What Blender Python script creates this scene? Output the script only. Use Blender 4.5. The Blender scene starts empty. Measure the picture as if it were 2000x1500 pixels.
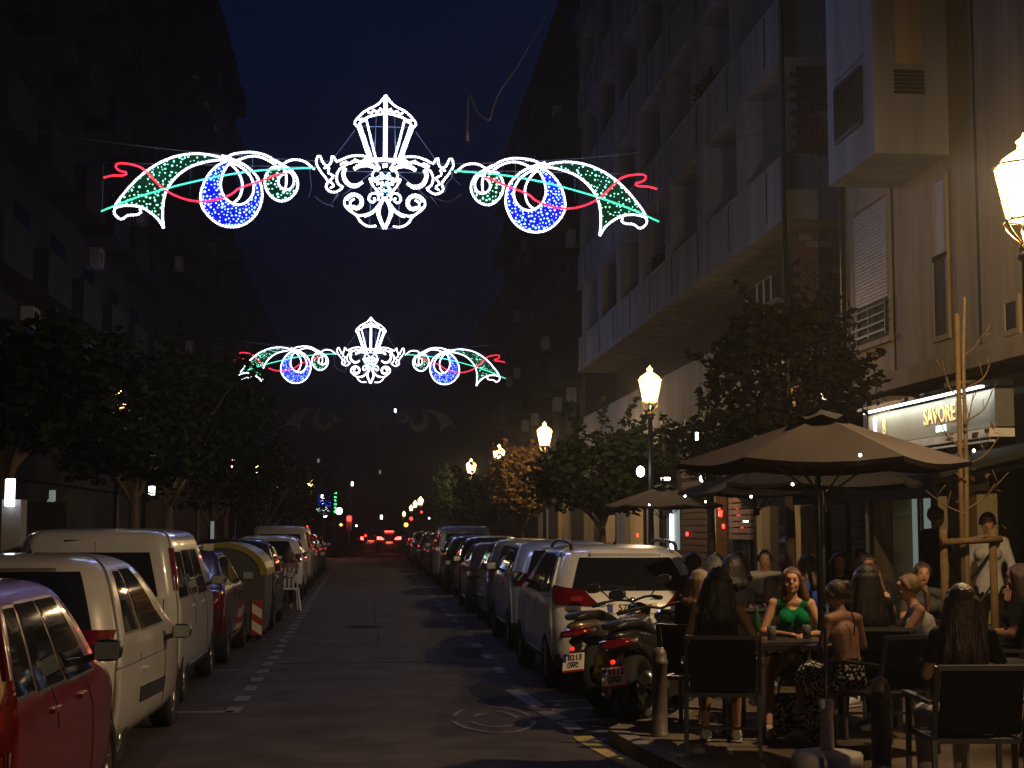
import bpy, bmesh, math, random
from math import sin, cos, pi, radians as R
from mathutils import Vector as V, Matrix, Euler
sc = bpy.context.scene
rnd = random.Random(7)
# ---------------------------------------------------------------- camera, sky, exposure
F = 3000.0; VX, VY, CAMZ = 722.0, 1030.0, 1.75
TH = math.atan((VY - 750) / F); PS = math.atan((1000 - VX) * cos(TH) / F)
cam = bpy.data.objects.new('camera', bpy.data.cameras.new('camera')); sc.collection.objects.link(cam)
cam.location = (0, 0, CAMZ); cam.rotation_euler = (pi/2 + TH, 0, -PS)
cam.data.sensor_width = 36; cam.data.lens = 36 * F / 2000; cam.data.clip_start = .05; cam.data.clip_end = 1500
sc.camera = cam
world = bpy.data.worlds.new('World'); sc.world = world; world.use_nodes = True
nt = world.node_tree; bgn = nt.nodes['Background']
tc = nt.nodes.new('ShaderNodeTexCoord'); sp = nt.nodes.new('ShaderNodeSeparateXYZ'); rp = nt.nodes.new('ShaderNodeValToRGB')
nt.links.new(tc.outputs['Generated'], sp.inputs[0]); nt.links.new(sp.outputs['Z'], rp.inputs[0]); nt.links.new(rp.outputs[0], bgn.inputs[0])
e = rp.color_ramp.elements; e[0].position = 0.0; e[0].color = (.006, .008, .03, 1); e[1].position = .35; e[1].color = (.04, .2, 1.0, 1)
m_ = e.new(.12); m_.color = (.01, .03, .16, 1)
bgn.inputs[1].default_value = .019
sc.view_settings.view_transform = 'Standard'; sc.view_settings.look = 'None'; sc.view_settings.gamma = 1
sc.view_settings.use_curve_mapping = False; sc.view_settings.exposure = 0
sc.render.engine = 'CYCLES'; cy = sc.cycles
cy.use_denoising = True; cy.max_bounces = 5; cy.diffuse_bounces = 2; cy.glossy_bounces = 3; cy.transmission_bounces = 3
cy.transparent_max_bounces = 12; cy.volume_bounces = 0; cy.sample_clamp_indirect = 2.0; cy.caustics_reflective = False; cy.caustics_refractive = False
try: cy.volume_step_rate = 1; cy.use_light_tree = True
except Exception: pass
# ---------------------------------------------------------------- helpers
_F = V((sin(PS)*cos(TH), cos(PS)*cos(TH), sin(TH))); _R = V((cos(PS), -sin(PS), 0)); _U = _R.cross(_F)
def ray(x, y): return _F*F + _R*(x-1000) + _U*(750-y)
def at(x, y, Y):                       # photo position -> point on the plane at street distance Y
    d = ray(x, y); return V((0, 0, CAMZ)) + d*(Y/d.y)
def gnd(x, y, z=0.0):                  # photo position -> point on the ground at height z
    d = ray(x, y); return V((0, 0, CAMZ)) + d*((z-CAMZ)/d.z)
def onx(x, y, X):                      # photo position -> point on a facade plane
    d = ray(x, y); return V((0, 0, CAMZ)) + d*(X/d.x)
col = sc.collection
def tag(o, label=None, cat=None, group=None, kind=None):
    if label: o['label'] = label
    if cat: o['category'] = cat
    if group: o['group'] = group
    if kind: o['kind'] = kind
    return o
def empty(name, loc=(0,0,0), rz=0, label=None, cat=None, group=None, kind=None):
    o = bpy.data.objects.new(name, None); col.objects.link(o); o.location = loc; o.rotation_euler = (0, 0, rz)
    o.empty_display_size = .1
    return tag(o, label, cat, group, kind)
def obj(name, me, parent=None, **k):
    o = bpy.data.objects.new(name, me); col.objects.link(o)
    if parent: o.parent = parent
    return tag(o, **k)
def copy_tree(o, parent=None):
    c = o.copy(); col.objects.link(c)
    if parent: c.parent = parent
    for ch in list(o.children): copy_tree(ch, c)
    return c
# materials
def mat(name, c, rough=.6, metal=0, em=None, es=0, var=0, scale=8, bump=0, bscale=40, coat=0, spec=.5, alpha=None, trans=0):
    m = bpy.data.materials.new(name); m.use_nodes = True; n = m.node_tree; b = n.nodes['Principled BSDF']; L = n.links.new
    c4 = (*c, 1) if len(c) == 3 else c
    if spec == .5 and rough >= .72 and not metal: spec = .12
    b.inputs['Base Color'].default_value = c4; b.inputs['Roughness'].default_value = rough; b.inputs['Metallic'].default_value = metal
    b.inputs['Specular IOR Level'].default_value = spec; b.inputs['Coat Weight'].default_value = coat; b.inputs['Coat Roughness'].default_value = .04
    if trans: b.inputs['Transmission Weight'].default_value = trans
    if em: b.inputs['Emission Color'].default_value = (*em, 1); b.inputs['Emission Strength'].default_value = es
    if var:
        tx = n.nodes.new('ShaderNodeTexCoord'); no = n.nodes.new('ShaderNodeTexNoise'); no.inputs['Scale'].default_value = scale
        no.inputs['Detail'].default_value = 6; no.inputs['Roughness'].default_value = .65
        mr = n.nodes.new('ShaderNodeMapRange'); mr.inputs[1].default_value = .3; mr.inputs[2].default_value = .7
        mr.inputs[3].default_value = 1-var; mr.inputs[4].default_value = 1+var
        mx = n.nodes.new('ShaderNodeVectorMath'); mx.operation = 'SCALE'; mx.inputs[0].default_value = c4[:3]
        if name.endswith('_wall'):      # rain streaks run down rendered walls
            mp = n.nodes.new('ShaderNodeMapping'); mp.inputs['Scale'].default_value = (2.2,2.2,.22); L(tx.outputs['Object'], mp.inputs[0]); L(mp.outputs[0], no.inputs[0])
        else: L(tx.outputs['Object'], no.inputs[0])
        L(no.outputs[0], mr.inputs[0]); L(mr.outputs[0], mx.inputs['Scale']); L(mx.outputs[0], b.inputs['Base Color'])
    if bump:
        tx = n.nodes.new('ShaderNodeTexCoord'); no = n.nodes.new('ShaderNodeTexNoise'); no.inputs['Scale'].default_value = bscale; no.inputs['Detail'].default_value = 4
        bp = n.nodes.new('ShaderNodeBump'); bp.inputs['Strength'].default_value = bump; bp.inputs['Distance'].default_value = .01
        L(tx.outputs['Object'], no.inputs[0]); L(no.outputs[0], bp.inputs['Height']); L(bp.outputs[0], b.inputs['Normal'])
    if es or em:
        try: m.cycles.emission_sampling = 'NONE'
        except Exception: pass
    return m
M = {}
def m(k, *a, **kw): M[k] = mat(k, *a, **kw)
m('asphalt', (.056,.049,.049), .78, var=.5, scale=1.3, bump=.7, bscale=140)
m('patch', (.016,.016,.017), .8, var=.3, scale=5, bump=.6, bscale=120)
m('parkstrip', (.045,.038,.034), .8, var=.3, scale=2, bump=.6, bscale=110)
m('paving', (.12,.095,.075), .72, var=.22, scale=3, bump=.4, bscale=60)
m('kerb', (.17,.15,.135), .75, var=.25, scale=4, bump=.4, bscale=50)
m('paint', (.11,.10,.095), .7, var=.6, scale=9, bump=.3, bscale=90)
m('yellow_paint', (.34,.25,.06), .7, var=.5, scale=12, bump=.3, bscale=90)
m('render_wall', (.28,.27,.265), .9, var=.3, scale=.8, bump=.25, bscale=30)
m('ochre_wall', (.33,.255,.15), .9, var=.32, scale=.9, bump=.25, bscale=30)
m('pale_wall', (.26,.255,.26), .9, var=.28, scale=.8, bump=.2, bscale=30)
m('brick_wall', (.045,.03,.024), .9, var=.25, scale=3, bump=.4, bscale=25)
m('brick', (.17,.1,.075), .85, var=.3, scale=5, bump=.4, bscale=60)
m('brick_pale', (.27,.24,.21), .85, var=.2, scale=5, bump=.4, bscale=60)
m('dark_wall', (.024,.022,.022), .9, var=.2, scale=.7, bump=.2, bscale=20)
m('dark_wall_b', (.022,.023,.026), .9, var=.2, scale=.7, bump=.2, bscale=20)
m('void', (.02,.02,.02), .8)
m('frame_white', (.6,.6,.6), .5)
m('shutter', (.36,.33,.28), .6, var=.15, scale=6)
m('glass_dark', (.012,.013,.016), .04, spec=.7)
m('black', (.012,.012,.013), .5)
m('rubber', (.018,.018,.018), .75, bump=.3, bscale=80)
m('plastic_black', (.02,.02,.022), .38)
m('iron', (.035,.035,.038), .45, metal=.3, bump=.15, bscale=60)
m('lamp_iron', (.4,.28,.12), .4, metal=.2)
m('steel', (.5,.5,.5), .28, metal=1)
m('mirror_glass', (.35,.4,.4), .3, metal=.6)
m('rim', (.32,.32,.34), .3, metal=.9)
m('chrome', (.75,.75,.75), .12, metal=1)
m('chair_metal', (.075,.075,.08), .35, metal=.5)
m('textile', (.012,.012,.013), .85, bump=.3, bscale=200)
m('parasol_brown', (.036,.024,.018), .85, var=.12, scale=4, bump=.15, bscale=120)
m('parasol_dark', (.018,.017,.017), .85, var=.12, scale=4)
m('white_plastic', (.8,.76,.68), .5, var=.12, scale=5)
m('wood', (.16,.09,.04), .75, var=.3, scale=7, bump=.3, bscale=40)
m('bark', (.12,.09,.07), .9, var=.3, scale=9, bump=.6, bscale=30)
m('stake_wood', (.085,.055,.024), .8, var=.3, scale=9, bump=.3, bscale=40)
m('bark_young', (.10,.07,.035), .85, var=.3, scale=12, bump=.4, bscale=50)
m('leaf_dark', (.009,.015,.006), .73, var=.4, scale=5)
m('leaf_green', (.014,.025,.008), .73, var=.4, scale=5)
m('leaf_lamplit', (.11,.062,.022), .73, var=.7, scale=5)  # orange lamplight put into the leaf colour
m('leaf_mixed', (.022,.018,.009), .73, var=.45, scale=3)
m('wire', (.09,.1,.11), .5, metal=.3)
m('taillight', (.11,.003,.004), .1, coat=1)
m('taillight_lens', (.28,.02,.02), .06, coat=1)
m('tail_on', (.6,.01,.01), .2, em=(1,.05,.04), es=16)
m('plate', (.9,.87,.78), .4)
m('plate_blue', (.02,.05,.4), .5)
m('ink', (.015,.015,.02), .5)
m('red_stripe', (.4,.015,.012), .35); m('white_stripe', (.75,.72,.68), .35)
def paint(k, c, rough=.28, metal=0.0, coat=.8): m(k, c, rough, metal, coat=coat, var=.12, scale=2.2)
paint('paint_white', (.74,.75,.76)); paint('paint_cream', (.40,.39,.385)); paint('paint_van', (.42,.43,.45)); paint('paint_red', (.15,.006,.008)); paint('paint_darkred', (.05,.006,.008))
paint('paint_silver', (.3,.31,.33), .3, .6); paint('paint_black', (.012,.012,.014)); paint('paint_grey', (.1,.1,.11), .3, .5); paint('paint_blue', (.35,.42,.52)); paint('paint_gold', (.25,.2,.14), .28, .7)
# light givers
m('led_white', (.8,.8,.8), .5, em=(.86,.84,1), es=4.2)
m('led_red', (.8,.05,.05), .5, em=(1,.02,.06), es=2.2)
m('led_green', (.1,.8,.4), .5, em=(.05,.85,.45), es=1.1)
m('led_cyan', (.1,.8,.6), .5, em=(.08,1,.6), es=1.3)
m('led_ice', (.1,.8,.6), .5, em=(.45,.8,1), es=2.4); m('led_mint', (.1,.8,.6), .5, em=(.4,1,.7), es=2)
m('net_green', (.005,.03,.012), .8, em=(.0,.03,.01), es=.45)
m('net_blue', (.01,.01,.4), .8, em=(.006,.006,.7), es=.9)
m('unlit_rope', (.02,.02,.024), .5)
m('bulb', (.9,.9,.8), .3, em=(1,.92,.8), es=14)
m('bulb_cool', (.9,.9,.9), .3, em=(.9,.95,1), es=9)
m('red_glow', (.8,.05,.02), .3, em=(1,.03,.02), es=6)
m('reflector_red', (.8,.03,.02), .3, em=(1,.03,.02), es=1.1)
m('amber_glow', (.8,.3,.02), .3, em=(1,.35,.05), es=7)
m('green_glow', (.02,.7,.2), .3, em=(.1,1,.35), es=2)
m('blue_sign', (.01,.03,.6), .3, em=(.01,.05,.9), es=1.3)
m('sign_white', (.8,.8,.8), .3, em=(.8,1,.9), es=1.6)
m('shop_light', (.8,.8,.8), .3, em=(.85,.9,1), es=5)
m('interior_cool', (.2,.25,.24), .6, em=(.35,.45,.42), es=.35)
m('interior_warm', (.4,.28,.12), .6, em=(.7,.4,.12), es=.12)
m('sign_board', (.17,.165,.13), .5, var=.1, scale=3)
m('gold_letter', (.8,.55,.2), .4, em=(1,.72,.3), es=.35)
# lamp glass: a translucent pane that also gives off light
lg = bpy.data.materials.new('lamp_glass'); lg.use_nodes = True; n = lg.node_tree; n.nodes.clear()
o_ = n.nodes.new('ShaderNodeOutputMaterial'); mx = n.nodes.new('ShaderNodeMixShader'); tr = n.nodes.new('ShaderNodeBsdfTransparent'); em = n.nodes.new('ShaderNodeEmission')
em.inputs[0].default_value = (1,.6,.2,1); em.inputs[1].default_value = 16; mx.inputs[0].default_value = .35
n.links.new(tr.outputs[0], mx.inputs[1]); n.links.new(em.outputs[0], mx.inputs[2]); n.links.new(mx.outputs[0], o_.inputs[0]); M['lamp_glass'] = lg
lg.cycles.emission_sampling = 'NONE'
m('lamp_core', (1,1,1), .5, em=(1,.93,.75), es=40)

class MB:
    def __init__(s): s.v = []; s.f = []; s.mi = []; s.cur = 0; s.sm = []; s.smooth = False
    def add(s, vs, fs):
        b = len(s.v); s.v += [tuple(p) for p in vs]
        for f in fs: s.f.append([i+b for i in f]); s.mi.append(s.cur); s.sm.append(s.smooth)
        return s
    def box(s, x0, x1, y0, y1, z0, z1):
        return s.add([(x0,y0,z0),(x1,y0,z0),(x1,y1,z0),(x0,y1,z0),(x0,y0,z1),(x1,y0,z1),(x1,y1,z1),(x0,y1,z1)],
                     [(0,3,2,1),(4,5,6,7),(0,1,5,4),(1,2,6,5),(2,3,7,6),(3,0,4,7)])
    def bar(s, a, b, w, h=None, up=(0,0,1)):
        a = V(a); b = V(b); h = h or w; d = (b-a).normalized(); u = V(up)
        if abs(d.dot(u)) > .98: u = V((0,1,0))
        r = d.cross(u).normalized()*w/2; u = r.cross(d).normalized()*h/2
        return s.add([a-r-u,a+r-u,a+r+u,a-r+u,b-r-u,b+r-u,b+r+u,b-r+u], [(0,3,2,1),(4,5,6,7),(0,1,5,4),(1,2,6,5),(2,3,7,6),(3,0,4,7)])
    def tube(s, pts, r, n=8, closed=False, caps=True):
        pts = [V(p) for p in pts]; N = len(pts); rr = r if callable(r) else (lambda i: r[i] if isinstance(r, (list,tuple)) else r)
        sm = s.smooth; s.smooth = True; vs = []; prev = None
        for i, p in enumerate(pts):
            a = pts[i-1] if (i > 0 or closed) else p; b = pts[(i+1) % N] if (i < N-1 or closed) else p
            d = (b-a).normalized() if (b-a).length > 1e-9 else V((0,0,1))
            if prev is None:
                u = V((0,0,1)) if abs(d.z) < .9 else V((0,1,0)); x = d.cross(u).normalized()
            else:
                x = prev - d*prev.dot(d); x = x.normalized() if x.length > 1e-6 else d.orthogonal().normalized()
            prev = x; y = d.cross(x)
            vs += [p + (x*cos(2*pi*k/n) + y*sin(2*pi*k/n))*rr(i) for k in range(n)]
        fs = []
        for i in range(N if closed else N-1):
            j = (i+1) % N
            for k in range(n): fs.append((i*n+k, i*n+(k+1)%n, j*n+(k+1)%n, j*n+k))
        s.add(vs, fs)
        if caps and not closed:
            s.smooth = False; b = len(s.v)-N*n
            s.f.append([b+k for k in range(n)][::-1]); s.mi.append(s.cur); s.sm.append(False)
            s.f.append([b+(N-1)*n+k for k in range(n)]); s.mi.append(s.cur); s.sm.append(False)
        s.smooth = sm; return s
    def lathe(s, prof, c=(0,0,0), n=20, ax='z'):
        sm = s.smooth; s.smooth = True; vs = []; N = len(prof)
        for r, z in prof:
            for k in range(n):
                a = 2*pi*k/n; p = (r*cos(a), r*sin(a), z)
                if ax == 'x': p = (z, r*cos(a), r*sin(a))
                if ax == 'y': p = (r*sin(a), z, r*cos(a))
                vs.append((p[0]+c[0], p[1]+c[1], p[2]+c[2]))
        fs = [(i*n+k, i*n+(k+1)%n, (i+1)*n+(k+1)%n, (i+1)*n+k) for i in range(N-1) for k in range(n)]
        s.add(vs, fs); s.smooth = sm; return s
    def loft(s, secs, n=16, p=2.0):    # secs: (y, x, z, halfwidth, halfheight): superelliptic rings along y
        sm = s.smooth; s.smooth = True; vs = []
        for (y, x, z, w, h) in secs:
            for k in range(n):
                a = 2*pi*k/n; ca, sa = cos(a), sin(a)
                vs.append((x + w*math.copysign(abs(ca)**(2/p), ca), y, z + h*math.copysign(abs(sa)**(2/p), sa)))
        fs = [(i*n+k, (i+1)*n+k, (i+1)*n+(k+1)%n, i*n+(k+1)%n) for i in range(len(secs)-1) for k in range(n)]
        s.add(vs, fs); b = len(s.v)-len(secs)*n
        s.f.append([b+k for k in range(n)]); s.mi.append(s.cur); s.sm.append(False)
        s.f.append([b+(len(secs)-1)*n+k for k in range(n)][::-1]); s.mi.append(s.cur); s.sm.append(False)
        s.smooth = sm; return s
    def prism(s, poly, fn, t0, t1):    # poly of 2D points, fn(u, v, t) -> point
        n = len(poly)
        return s.add([fn(u, v, t0) for u, v in poly] + [fn(u, v, t1) for u, v in poly],
                     [list(range(n))[::-1], [n+i for i in range(n)]] + [(i, (i+1)%n, n+(i+1)%n, n+i) for i in range(n)])
    def sphere(s, c, r, n=8, sc=(1,1,1)):
        q = max(3, n//2); return s.lathe([(max(1e-4, r*sin(pi*i/q)), -r*cos(pi*i/q)) for i in range(q+1)], (0,0,0), n)._mv(c, sc, (q+1)*n)
    def _mv(s, c, sc, k):
        b = len(s.v)-k
        for i in range(b, len(s.v)):
            x, y, z = s.v[i]; s.v[i] = (x*sc[0]+c[0], y*sc[1]+c[1], z*sc[2]+c[2])
        return s
    def mesh(s, name, mats):
        me = bpy.data.meshes.new(name); me.from_pydata(s.v, [], s.f)
        for k in (mats if isinstance(mats, (list, tuple)) else [mats]): me.materials.append(M[k] if isinstance(k, str) else k)
        me.polygons.foreach_set('material_index', s.mi); me.polygons.foreach_set('use_smooth', s.sm); me.update(); return me
    def build(s, name, mats, parent=None, **k): return obj(name, s.mesh(name, mats), parent, **k)
def cr(pts, k=6, closed=False):        # Catmull-Rom
    P = [V((*p, 0)) if len(p) == 2 else V(p) for p in pts]; N = len(P); out = []
    for i in range(N if closed else N-1):
        g = (lambda j: P[j % N]) if closed else (lambda j: P[max(0, min(N-1, j))])
        a, b, c, d = g(i-1), g(i), g(i+1), g(i+2)
        for t in range(k):
            t /= k; out.append(.5*((2*b) + (c-a)*t + (2*a-5*b+4*c-d)*t*t + (3*b-a-3*c+d)*t**3))
    if not closed: out.append(P[-1])
    return out
def apply_mods(o):
    dg = bpy.context.evaluated_depsgraph_get(); me = bpy.data.meshes.new_from_object(o.evaluated_get(dg)); o.modifiers.clear(); o.data = me; return o
FONT = {}
def text_mesh(s, size, ext=.004, bold=0.0):
    c = bpy.data.curves.new('lettering', 'FONT'); c.body = s; c.size = size; c.extrude = ext; c.offset = bold; c.align_x = 'CENTER'; c.align_y = 'CENTER'; c.resolution_u = 3
    o = bpy.data.objects.new('lettering', c); col.objects.link(o); dg = bpy.context.evaluated_depsgraph_get()
    me = bpy.data.meshes.new_from_object(o.evaluated_get(dg)); bpy.data.objects.remove(o); return me
def text(s, size, mk, parent, loc, rot, name='lettering', ext=.004, bold=0.0):
    me = text_mesh(s, size, ext, bold); me.materials.clear(); me.materials.append(M[mk]); o = obj(name, me, parent); o.location = loc; o.rotation_euler = rot; return o
# ---------------------------------------------------------------- ground, road, pavements
KR, KL = 4.25, -3.75                    # kerb lines
def flat(name, poly, z, mk, parent=None, kind=None, t=.05, **k):
    return MB().prism(poly, lambda u, v, t_: (u, v, t_), z-t, z).build(name, mk, parent, kind=kind, **k)
flat('ground', [(-300,-30),(300,-30),(300,600),(-300,600)], -.06, 'dark_wall_b', kind='structure')
road = flat('road', [(KL-.05,-12),(KR+.05,-12),(KR+.05,380),(KL-.05,380)], 0, 'asphalt', kind='structure')
EX = [(7.6,-12),(7.6,90),(KR,90),(KR,17.2),(4.0,16.6),(3.6,15.6),(2.75,13.35),(2.25,12.9),(2.08,12.55),(2.15,11.6),(2.35,10),(2.5,8),(2.6,-12)]
flat('pavement', EX, .115, 'paving', kind='structure', t=.2)
flat('pavement', [(KL,-12),(KL,90),(-8.2,90),(-8.2,-12)], .115, 'paving', kind='structure', t=.2)
for x0, x1 in ((KR, 7.6), (-8.2, KL)):
    flat('pavement', [(x0,104),(x1,104),(x1,380),(x0,380)], .115, 'paving', kind='structure', t=.2)
# kerb stones, each a stone along the edges one can see
def kerbs(path, step=.98, w=.14, flip=1):
    pts = [V((*p, 0)) for p in path]; stone = []
    for a, b in zip(pts, pts[1:]):
        L = (b-a).length; n_ = max(1, round(L/step)); d = (b-a)/n_
        for i in range(n_):
            p0 = a + d*i; p1 = a + d*(i+1); u = d.normalized(); nn = V((u.y, -u.x, 0))*flip
            q = .006; stone.append((p0+u*q, p1-u*q, nn))
    par = empty('kerb', (0,0,0), kind='structure')
    for p0, p1, nn in stone:
        b = MB(); z1 = .122 + rnd.uniform(-.004,.004); c = [p0, p1, p1+nn*w, p0+nn*w]; b.prism([(p.x, p.y) for p in c], lambda u, v, t: (u, v, t), -.05, z1)
        b.build('kerb_stone', 'kerb', par)
kerbs([p for p in reversed(EX[2:12])], flip=-1)
kerbs([(2.5,8),(2.56,4)], flip=-1)
kerbs([(KL,4),(KL,88)], flip=-1, step=1.4)
# parking strips and markings
flat('road', [(1.75,13.8),(KR-.02,13.8),(KR-.02,88),(1.75,88)], .004, 'parkstrip', kind='structure', t=.01)
flat('road', [(KL+.02,-10),(-1.55,-10),(-1.55,88),(KL+.02,88)], .004, 'parkstrip', kind='structure', t=.01)
mk = empty('road_marking', kind='structure')
def dash(x0, y0, x1, y1, w=.12, k='paint', nm='dash'):
    a = V((x0,y0,0)); b = V((x1,y1,0)); d = (b-a).normalized(); q = V((d.y,-d.x,0))*w/2; j = [V((rnd.uniform(-.012,.012), rnd.uniform(-.02,.02), 0)) for _ in range(4)]
    P = [a-q+j[0], a+q+j[1], b+q+j[2], b-q+j[3]]
    MB().prism([(p.x,p.y) for p in P], lambda u, v, t: (u,v,t), .003, .008).build(nm, k, mk)
lx = lambda y: -1.28 - max(0, y-22)*.006
for i in range(46):
    y = 14.9 + i*1.0
    dash(lx(y), y, lx(y+.5), y+.5, .13)
for i in range(26):
    y = 12.6 + i*2.0; 
    if 17 < y: dash(1.6, y, 1.6, y+.8, .12)
for (a, b) in (((1.56,16.75),(1.66,15.15)), ((1.68,14.75),(1.74,14.15)), ((1.77,13.9),(1.79,13.2))): dash(*a, *b, .17)
for yy, x1 in ((15.6,2.6),(14.9,2.4),(14.0,2.2),(13.25,2.15)): dash(1.75, yy, x1+.1, yy+.1, .1)
for yy in (21.2, 26.1, 31, 36, 42, 47): dash(1.65, yy, 4.1, yy, .1)
for yy in (10.9, 15, 19.3, 24.5, 30.4, 36): dash(lx(yy), yy, KL+.1, yy, .1)
# cracked yellow kerb line
for i in range(7):
    t0, t1 = i/7, (i+.95)/7; g = lambda t: (1.78+.16*t+.25*t*t, 13.0-2.6*t)
    dash(*g(t0), *g(t1), .17, 'yellow_paint', 'yellow_line')
# worn bicycle roundel on the lane
b = MB()
C0 = gnd(962, 1405); rx, ry = .37, .95
for a0, a1, s_, w in ((3.3,6.1,1,.05),(.25,1.5,.98,.05),(.1,1.3,.62,.05),(3.5,5.6,.6,.045),(2.2,2.9,.95,.04),(1.7,2.7,.45,.04)):
    pts = [(C0.x+rx*s_*cos(a0+(a1-a0)*t/14), C0.y+ry*s_*sin(a0+(a1-a0)*t/14)) for t in range(15)]
    for p, q in zip(pts, pts[1:]):
        d = (V((*q,0))-V((*p,0))).normalized(); nn = V((d.y,-d.x,0))*w/2
        b.prism([(p[0]-nn.x,p[1]-nn.y),(p[0]+nn.x,p[1]+nn.y),(q[0]+nn.x,q[1]+nn.y),(q[0]-nn.x,q[1]-nn.y)], lambda u, v, t: (u,v,t), .003, .008)
b.build('bicycle_roundel', 'paint', mk)
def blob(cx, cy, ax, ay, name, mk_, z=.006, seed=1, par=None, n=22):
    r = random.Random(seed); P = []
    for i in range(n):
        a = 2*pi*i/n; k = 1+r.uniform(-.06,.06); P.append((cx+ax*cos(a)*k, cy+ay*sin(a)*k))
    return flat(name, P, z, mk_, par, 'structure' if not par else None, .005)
for i, (px, py, ax, ay) in enumerate(((965,1350,.25,1.0),(915,1275,.22,.9))):  # two ragged dark ovals laid on the lane
    p = gnd(px, py); blob(p.x, p.y, ax, ay, 'dark_oval', 'patch', seed=i+3)
# manhole covers in the lane
def lathe_cover(p, r):
    b = MB(); b.lathe([(r+.04,.0),(r+.04,.007),(r+.005,.009),(r,.004),(r-.02,.01),(0.001,.01)], p, 26)
    for i in range(-5, 6):
        h = math.sqrt(max(0, (r*.8)**2-(i*r/7)**2)); b.box(p[0]-h, p[0]+h, p[1]+i*r/7-.008, p[1]+i*r/7+.008, .0095, .014)
    b.build('manhole_cover', 'patch', None, label='round iron manhole cover in the %s of the lane' % ('near middle' if p[1] < 16 else 'far middle'), cat='manhole cover')
lathe_cover((-.1, 27.5, 0), .3)
# far crossroads
flat('road', [(-120,90.6),(120,90.6),(120,103.4),(-120,103.4)], .006, 'asphalt', kind='structure', t=.02)
b = MB(); b.box(-3.6,-1.8,88.6,90.2,.005,.012)
flat('stop_line', [(-3.6,88.9),(4,88.9),(4,89.4),(-3.6,89.4)], .008, 'paint', mk, t=.005)
for i in range(9): flat('crossing_bar', [(-3.4+i*.85,85.4),(-2.95+i*.85,85.4),(-2.95+i*.85,87.9),(-3.4+i*.85,87.9)], .009, 'paint', mk, t=.005)

# ---------------------------------------------------------------- buildings
def bpart(name, mk_, par, *box, **k): return MB().box(*box).build(name, mk_, par, **k)
def window(par, X, y0, y1, z0, z1, side, fr='frame_white', pane='glass_dark', w=.06, depth=.05, bars=1):
    # window on a facade plane X; side=+1 when the street lies towards -x
    s = -side; b = MB(); xa, xb = sorted((X+s*.02, X+s*depth))
    b.box(xa,xb,y0,y0+w,z0,z1); b.box(xa,xb,y1-w,y1,z0,z1); b.box(xa,xb,y0+w,y1-w,z0,z0+w); b.box(xa,xb,y0+w,y1-w,z1-w,z1)
    for i in range(bars): yy = y0+(y1-y0)*(i+1)/(bars+1); b.box(xa,xb,yy-w/2,yy+w/2,z0+w,z1-w)
    f = b.build('window', fr, par); xa, xb = sorted((X+s*.012, X+s*(depth-.02)))
    MB().box(xa,xb,y0+w*.6,y1-w*.6,z0+w*.6,z1-w*.6).build('pane', pane, f); return f
def air_con(par, X, y, z, side):
    s = -side; b = MB(); b.box(*sorted((X, X+s*.3)), y, y+.8, z, z+.55); o = b.build('air_conditioner', 'pale_wall', par)
    MB().lathe([(.2,0),(.2,.01),(.02,.01),(.001,.012)], (X+s*.3, y+.3, z+.28), 14, 'x').build('fan_grille', 'plastic_black', o)
# right, far: apartment block with long balcony parapets
A = empty('apartment_building', (7.5, 27, 0), 0, 'grey apartment block with long rows of rendered balcony parapets right of the street lamp', 'building')
A.location = (0,0,0)
Y0, Y1, XF = 27.0, 55.0, 7.5
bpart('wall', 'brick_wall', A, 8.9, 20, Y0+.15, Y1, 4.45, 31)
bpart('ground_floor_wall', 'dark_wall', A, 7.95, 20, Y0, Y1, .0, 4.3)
bpart('ceiling_slab', 'render_wall', A, XF-.02, 8.9, Y0, Y1, 4.3, 4.5)
b = MB(); b.box(XF, XF+.14, Y0, Y1, 4.5, 5.62); b.box(XF+.14, 8.9, Y0, Y0+.14, 4.5, 5.62); b.build('parapet', 'render_wall', A)
for fl in range(8):
    z = 7.5 + fl*3.02; zz = z+1.03
    b = MB(); b.box(XF-.03, 8.9, Y0-.02, Y1, z-.16, z); b.box(XF, XF+.12, Y0, Y1, z, zz); b.box(XF+.12, 8.88, Y0, Y0+.12, z, zz)
    b.box(XF-.02, XF+.14, Y0-.02, Y1, zz, zz+.04); b.build('parapet', 'render_wall', A)
    for q in range(7):                      # rendered bays between the open balconies
        ya = Y0+2.9+q*3.9+(fl % 2)*.5; bpart('balcony_bay', 'render_wall', A, XF+.004, 8.88, ya, ya+.8, zz+.04, z+3.02-.16)
    b = MB()
    for q in range(9): yy = Y0+1.3+q*3.1; b.box(XF-.012, XF, yy, yy+.03, z, zz)
    b.build('expansion_joint', 'void', A, kind='stuff')
for z in (5.62+.02, 8.7, 11.8, 14.7, 17.7, 20.8): window(A, 8.9, 29.6, 30.7, z, z+1.75, 1); window(A, 8.9, 33.2, 34.5, z, z+1.75, 1)
air_con(A, 8.9, 31.3, 9.0, 1); air_con(A, 8.9, 31.9, 6.1, 1); air_con(A, 8.9, 36.5, 12.3, 1)
# brick end wall of the block, brick by brick
bm1 = MB().box(0,.235,-.03,0,0,.105).mesh('brick', 'brick'); bm2 = MB().box(0,.235,-.034,0,0,.105).mesh('brick', 'brick_pale')
for z0, z1 in ((5.68,7.3),(8.6,10.3)):
    r_ = 0
    z = z0
    while z < z1-.1:
        x = 7.66 + (.12 if r_ % 2 else 0)
        while x < 8.62:
            o = obj('brick', bm2 if rnd.random() < .1 else bm1, A); o.location = (x, Y0+.15+rnd.uniform(-.004,.004), z); x += .247
        z += .118; r_ += 1
for z0, z1 in ((11.6,13.3),(14.7,16.3),(17.7,19.3)): bpart('end_wall', 'brick_wall', A, 7.62, 8.88, Y0+.13, Y0+.3, z0, z1)
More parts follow.
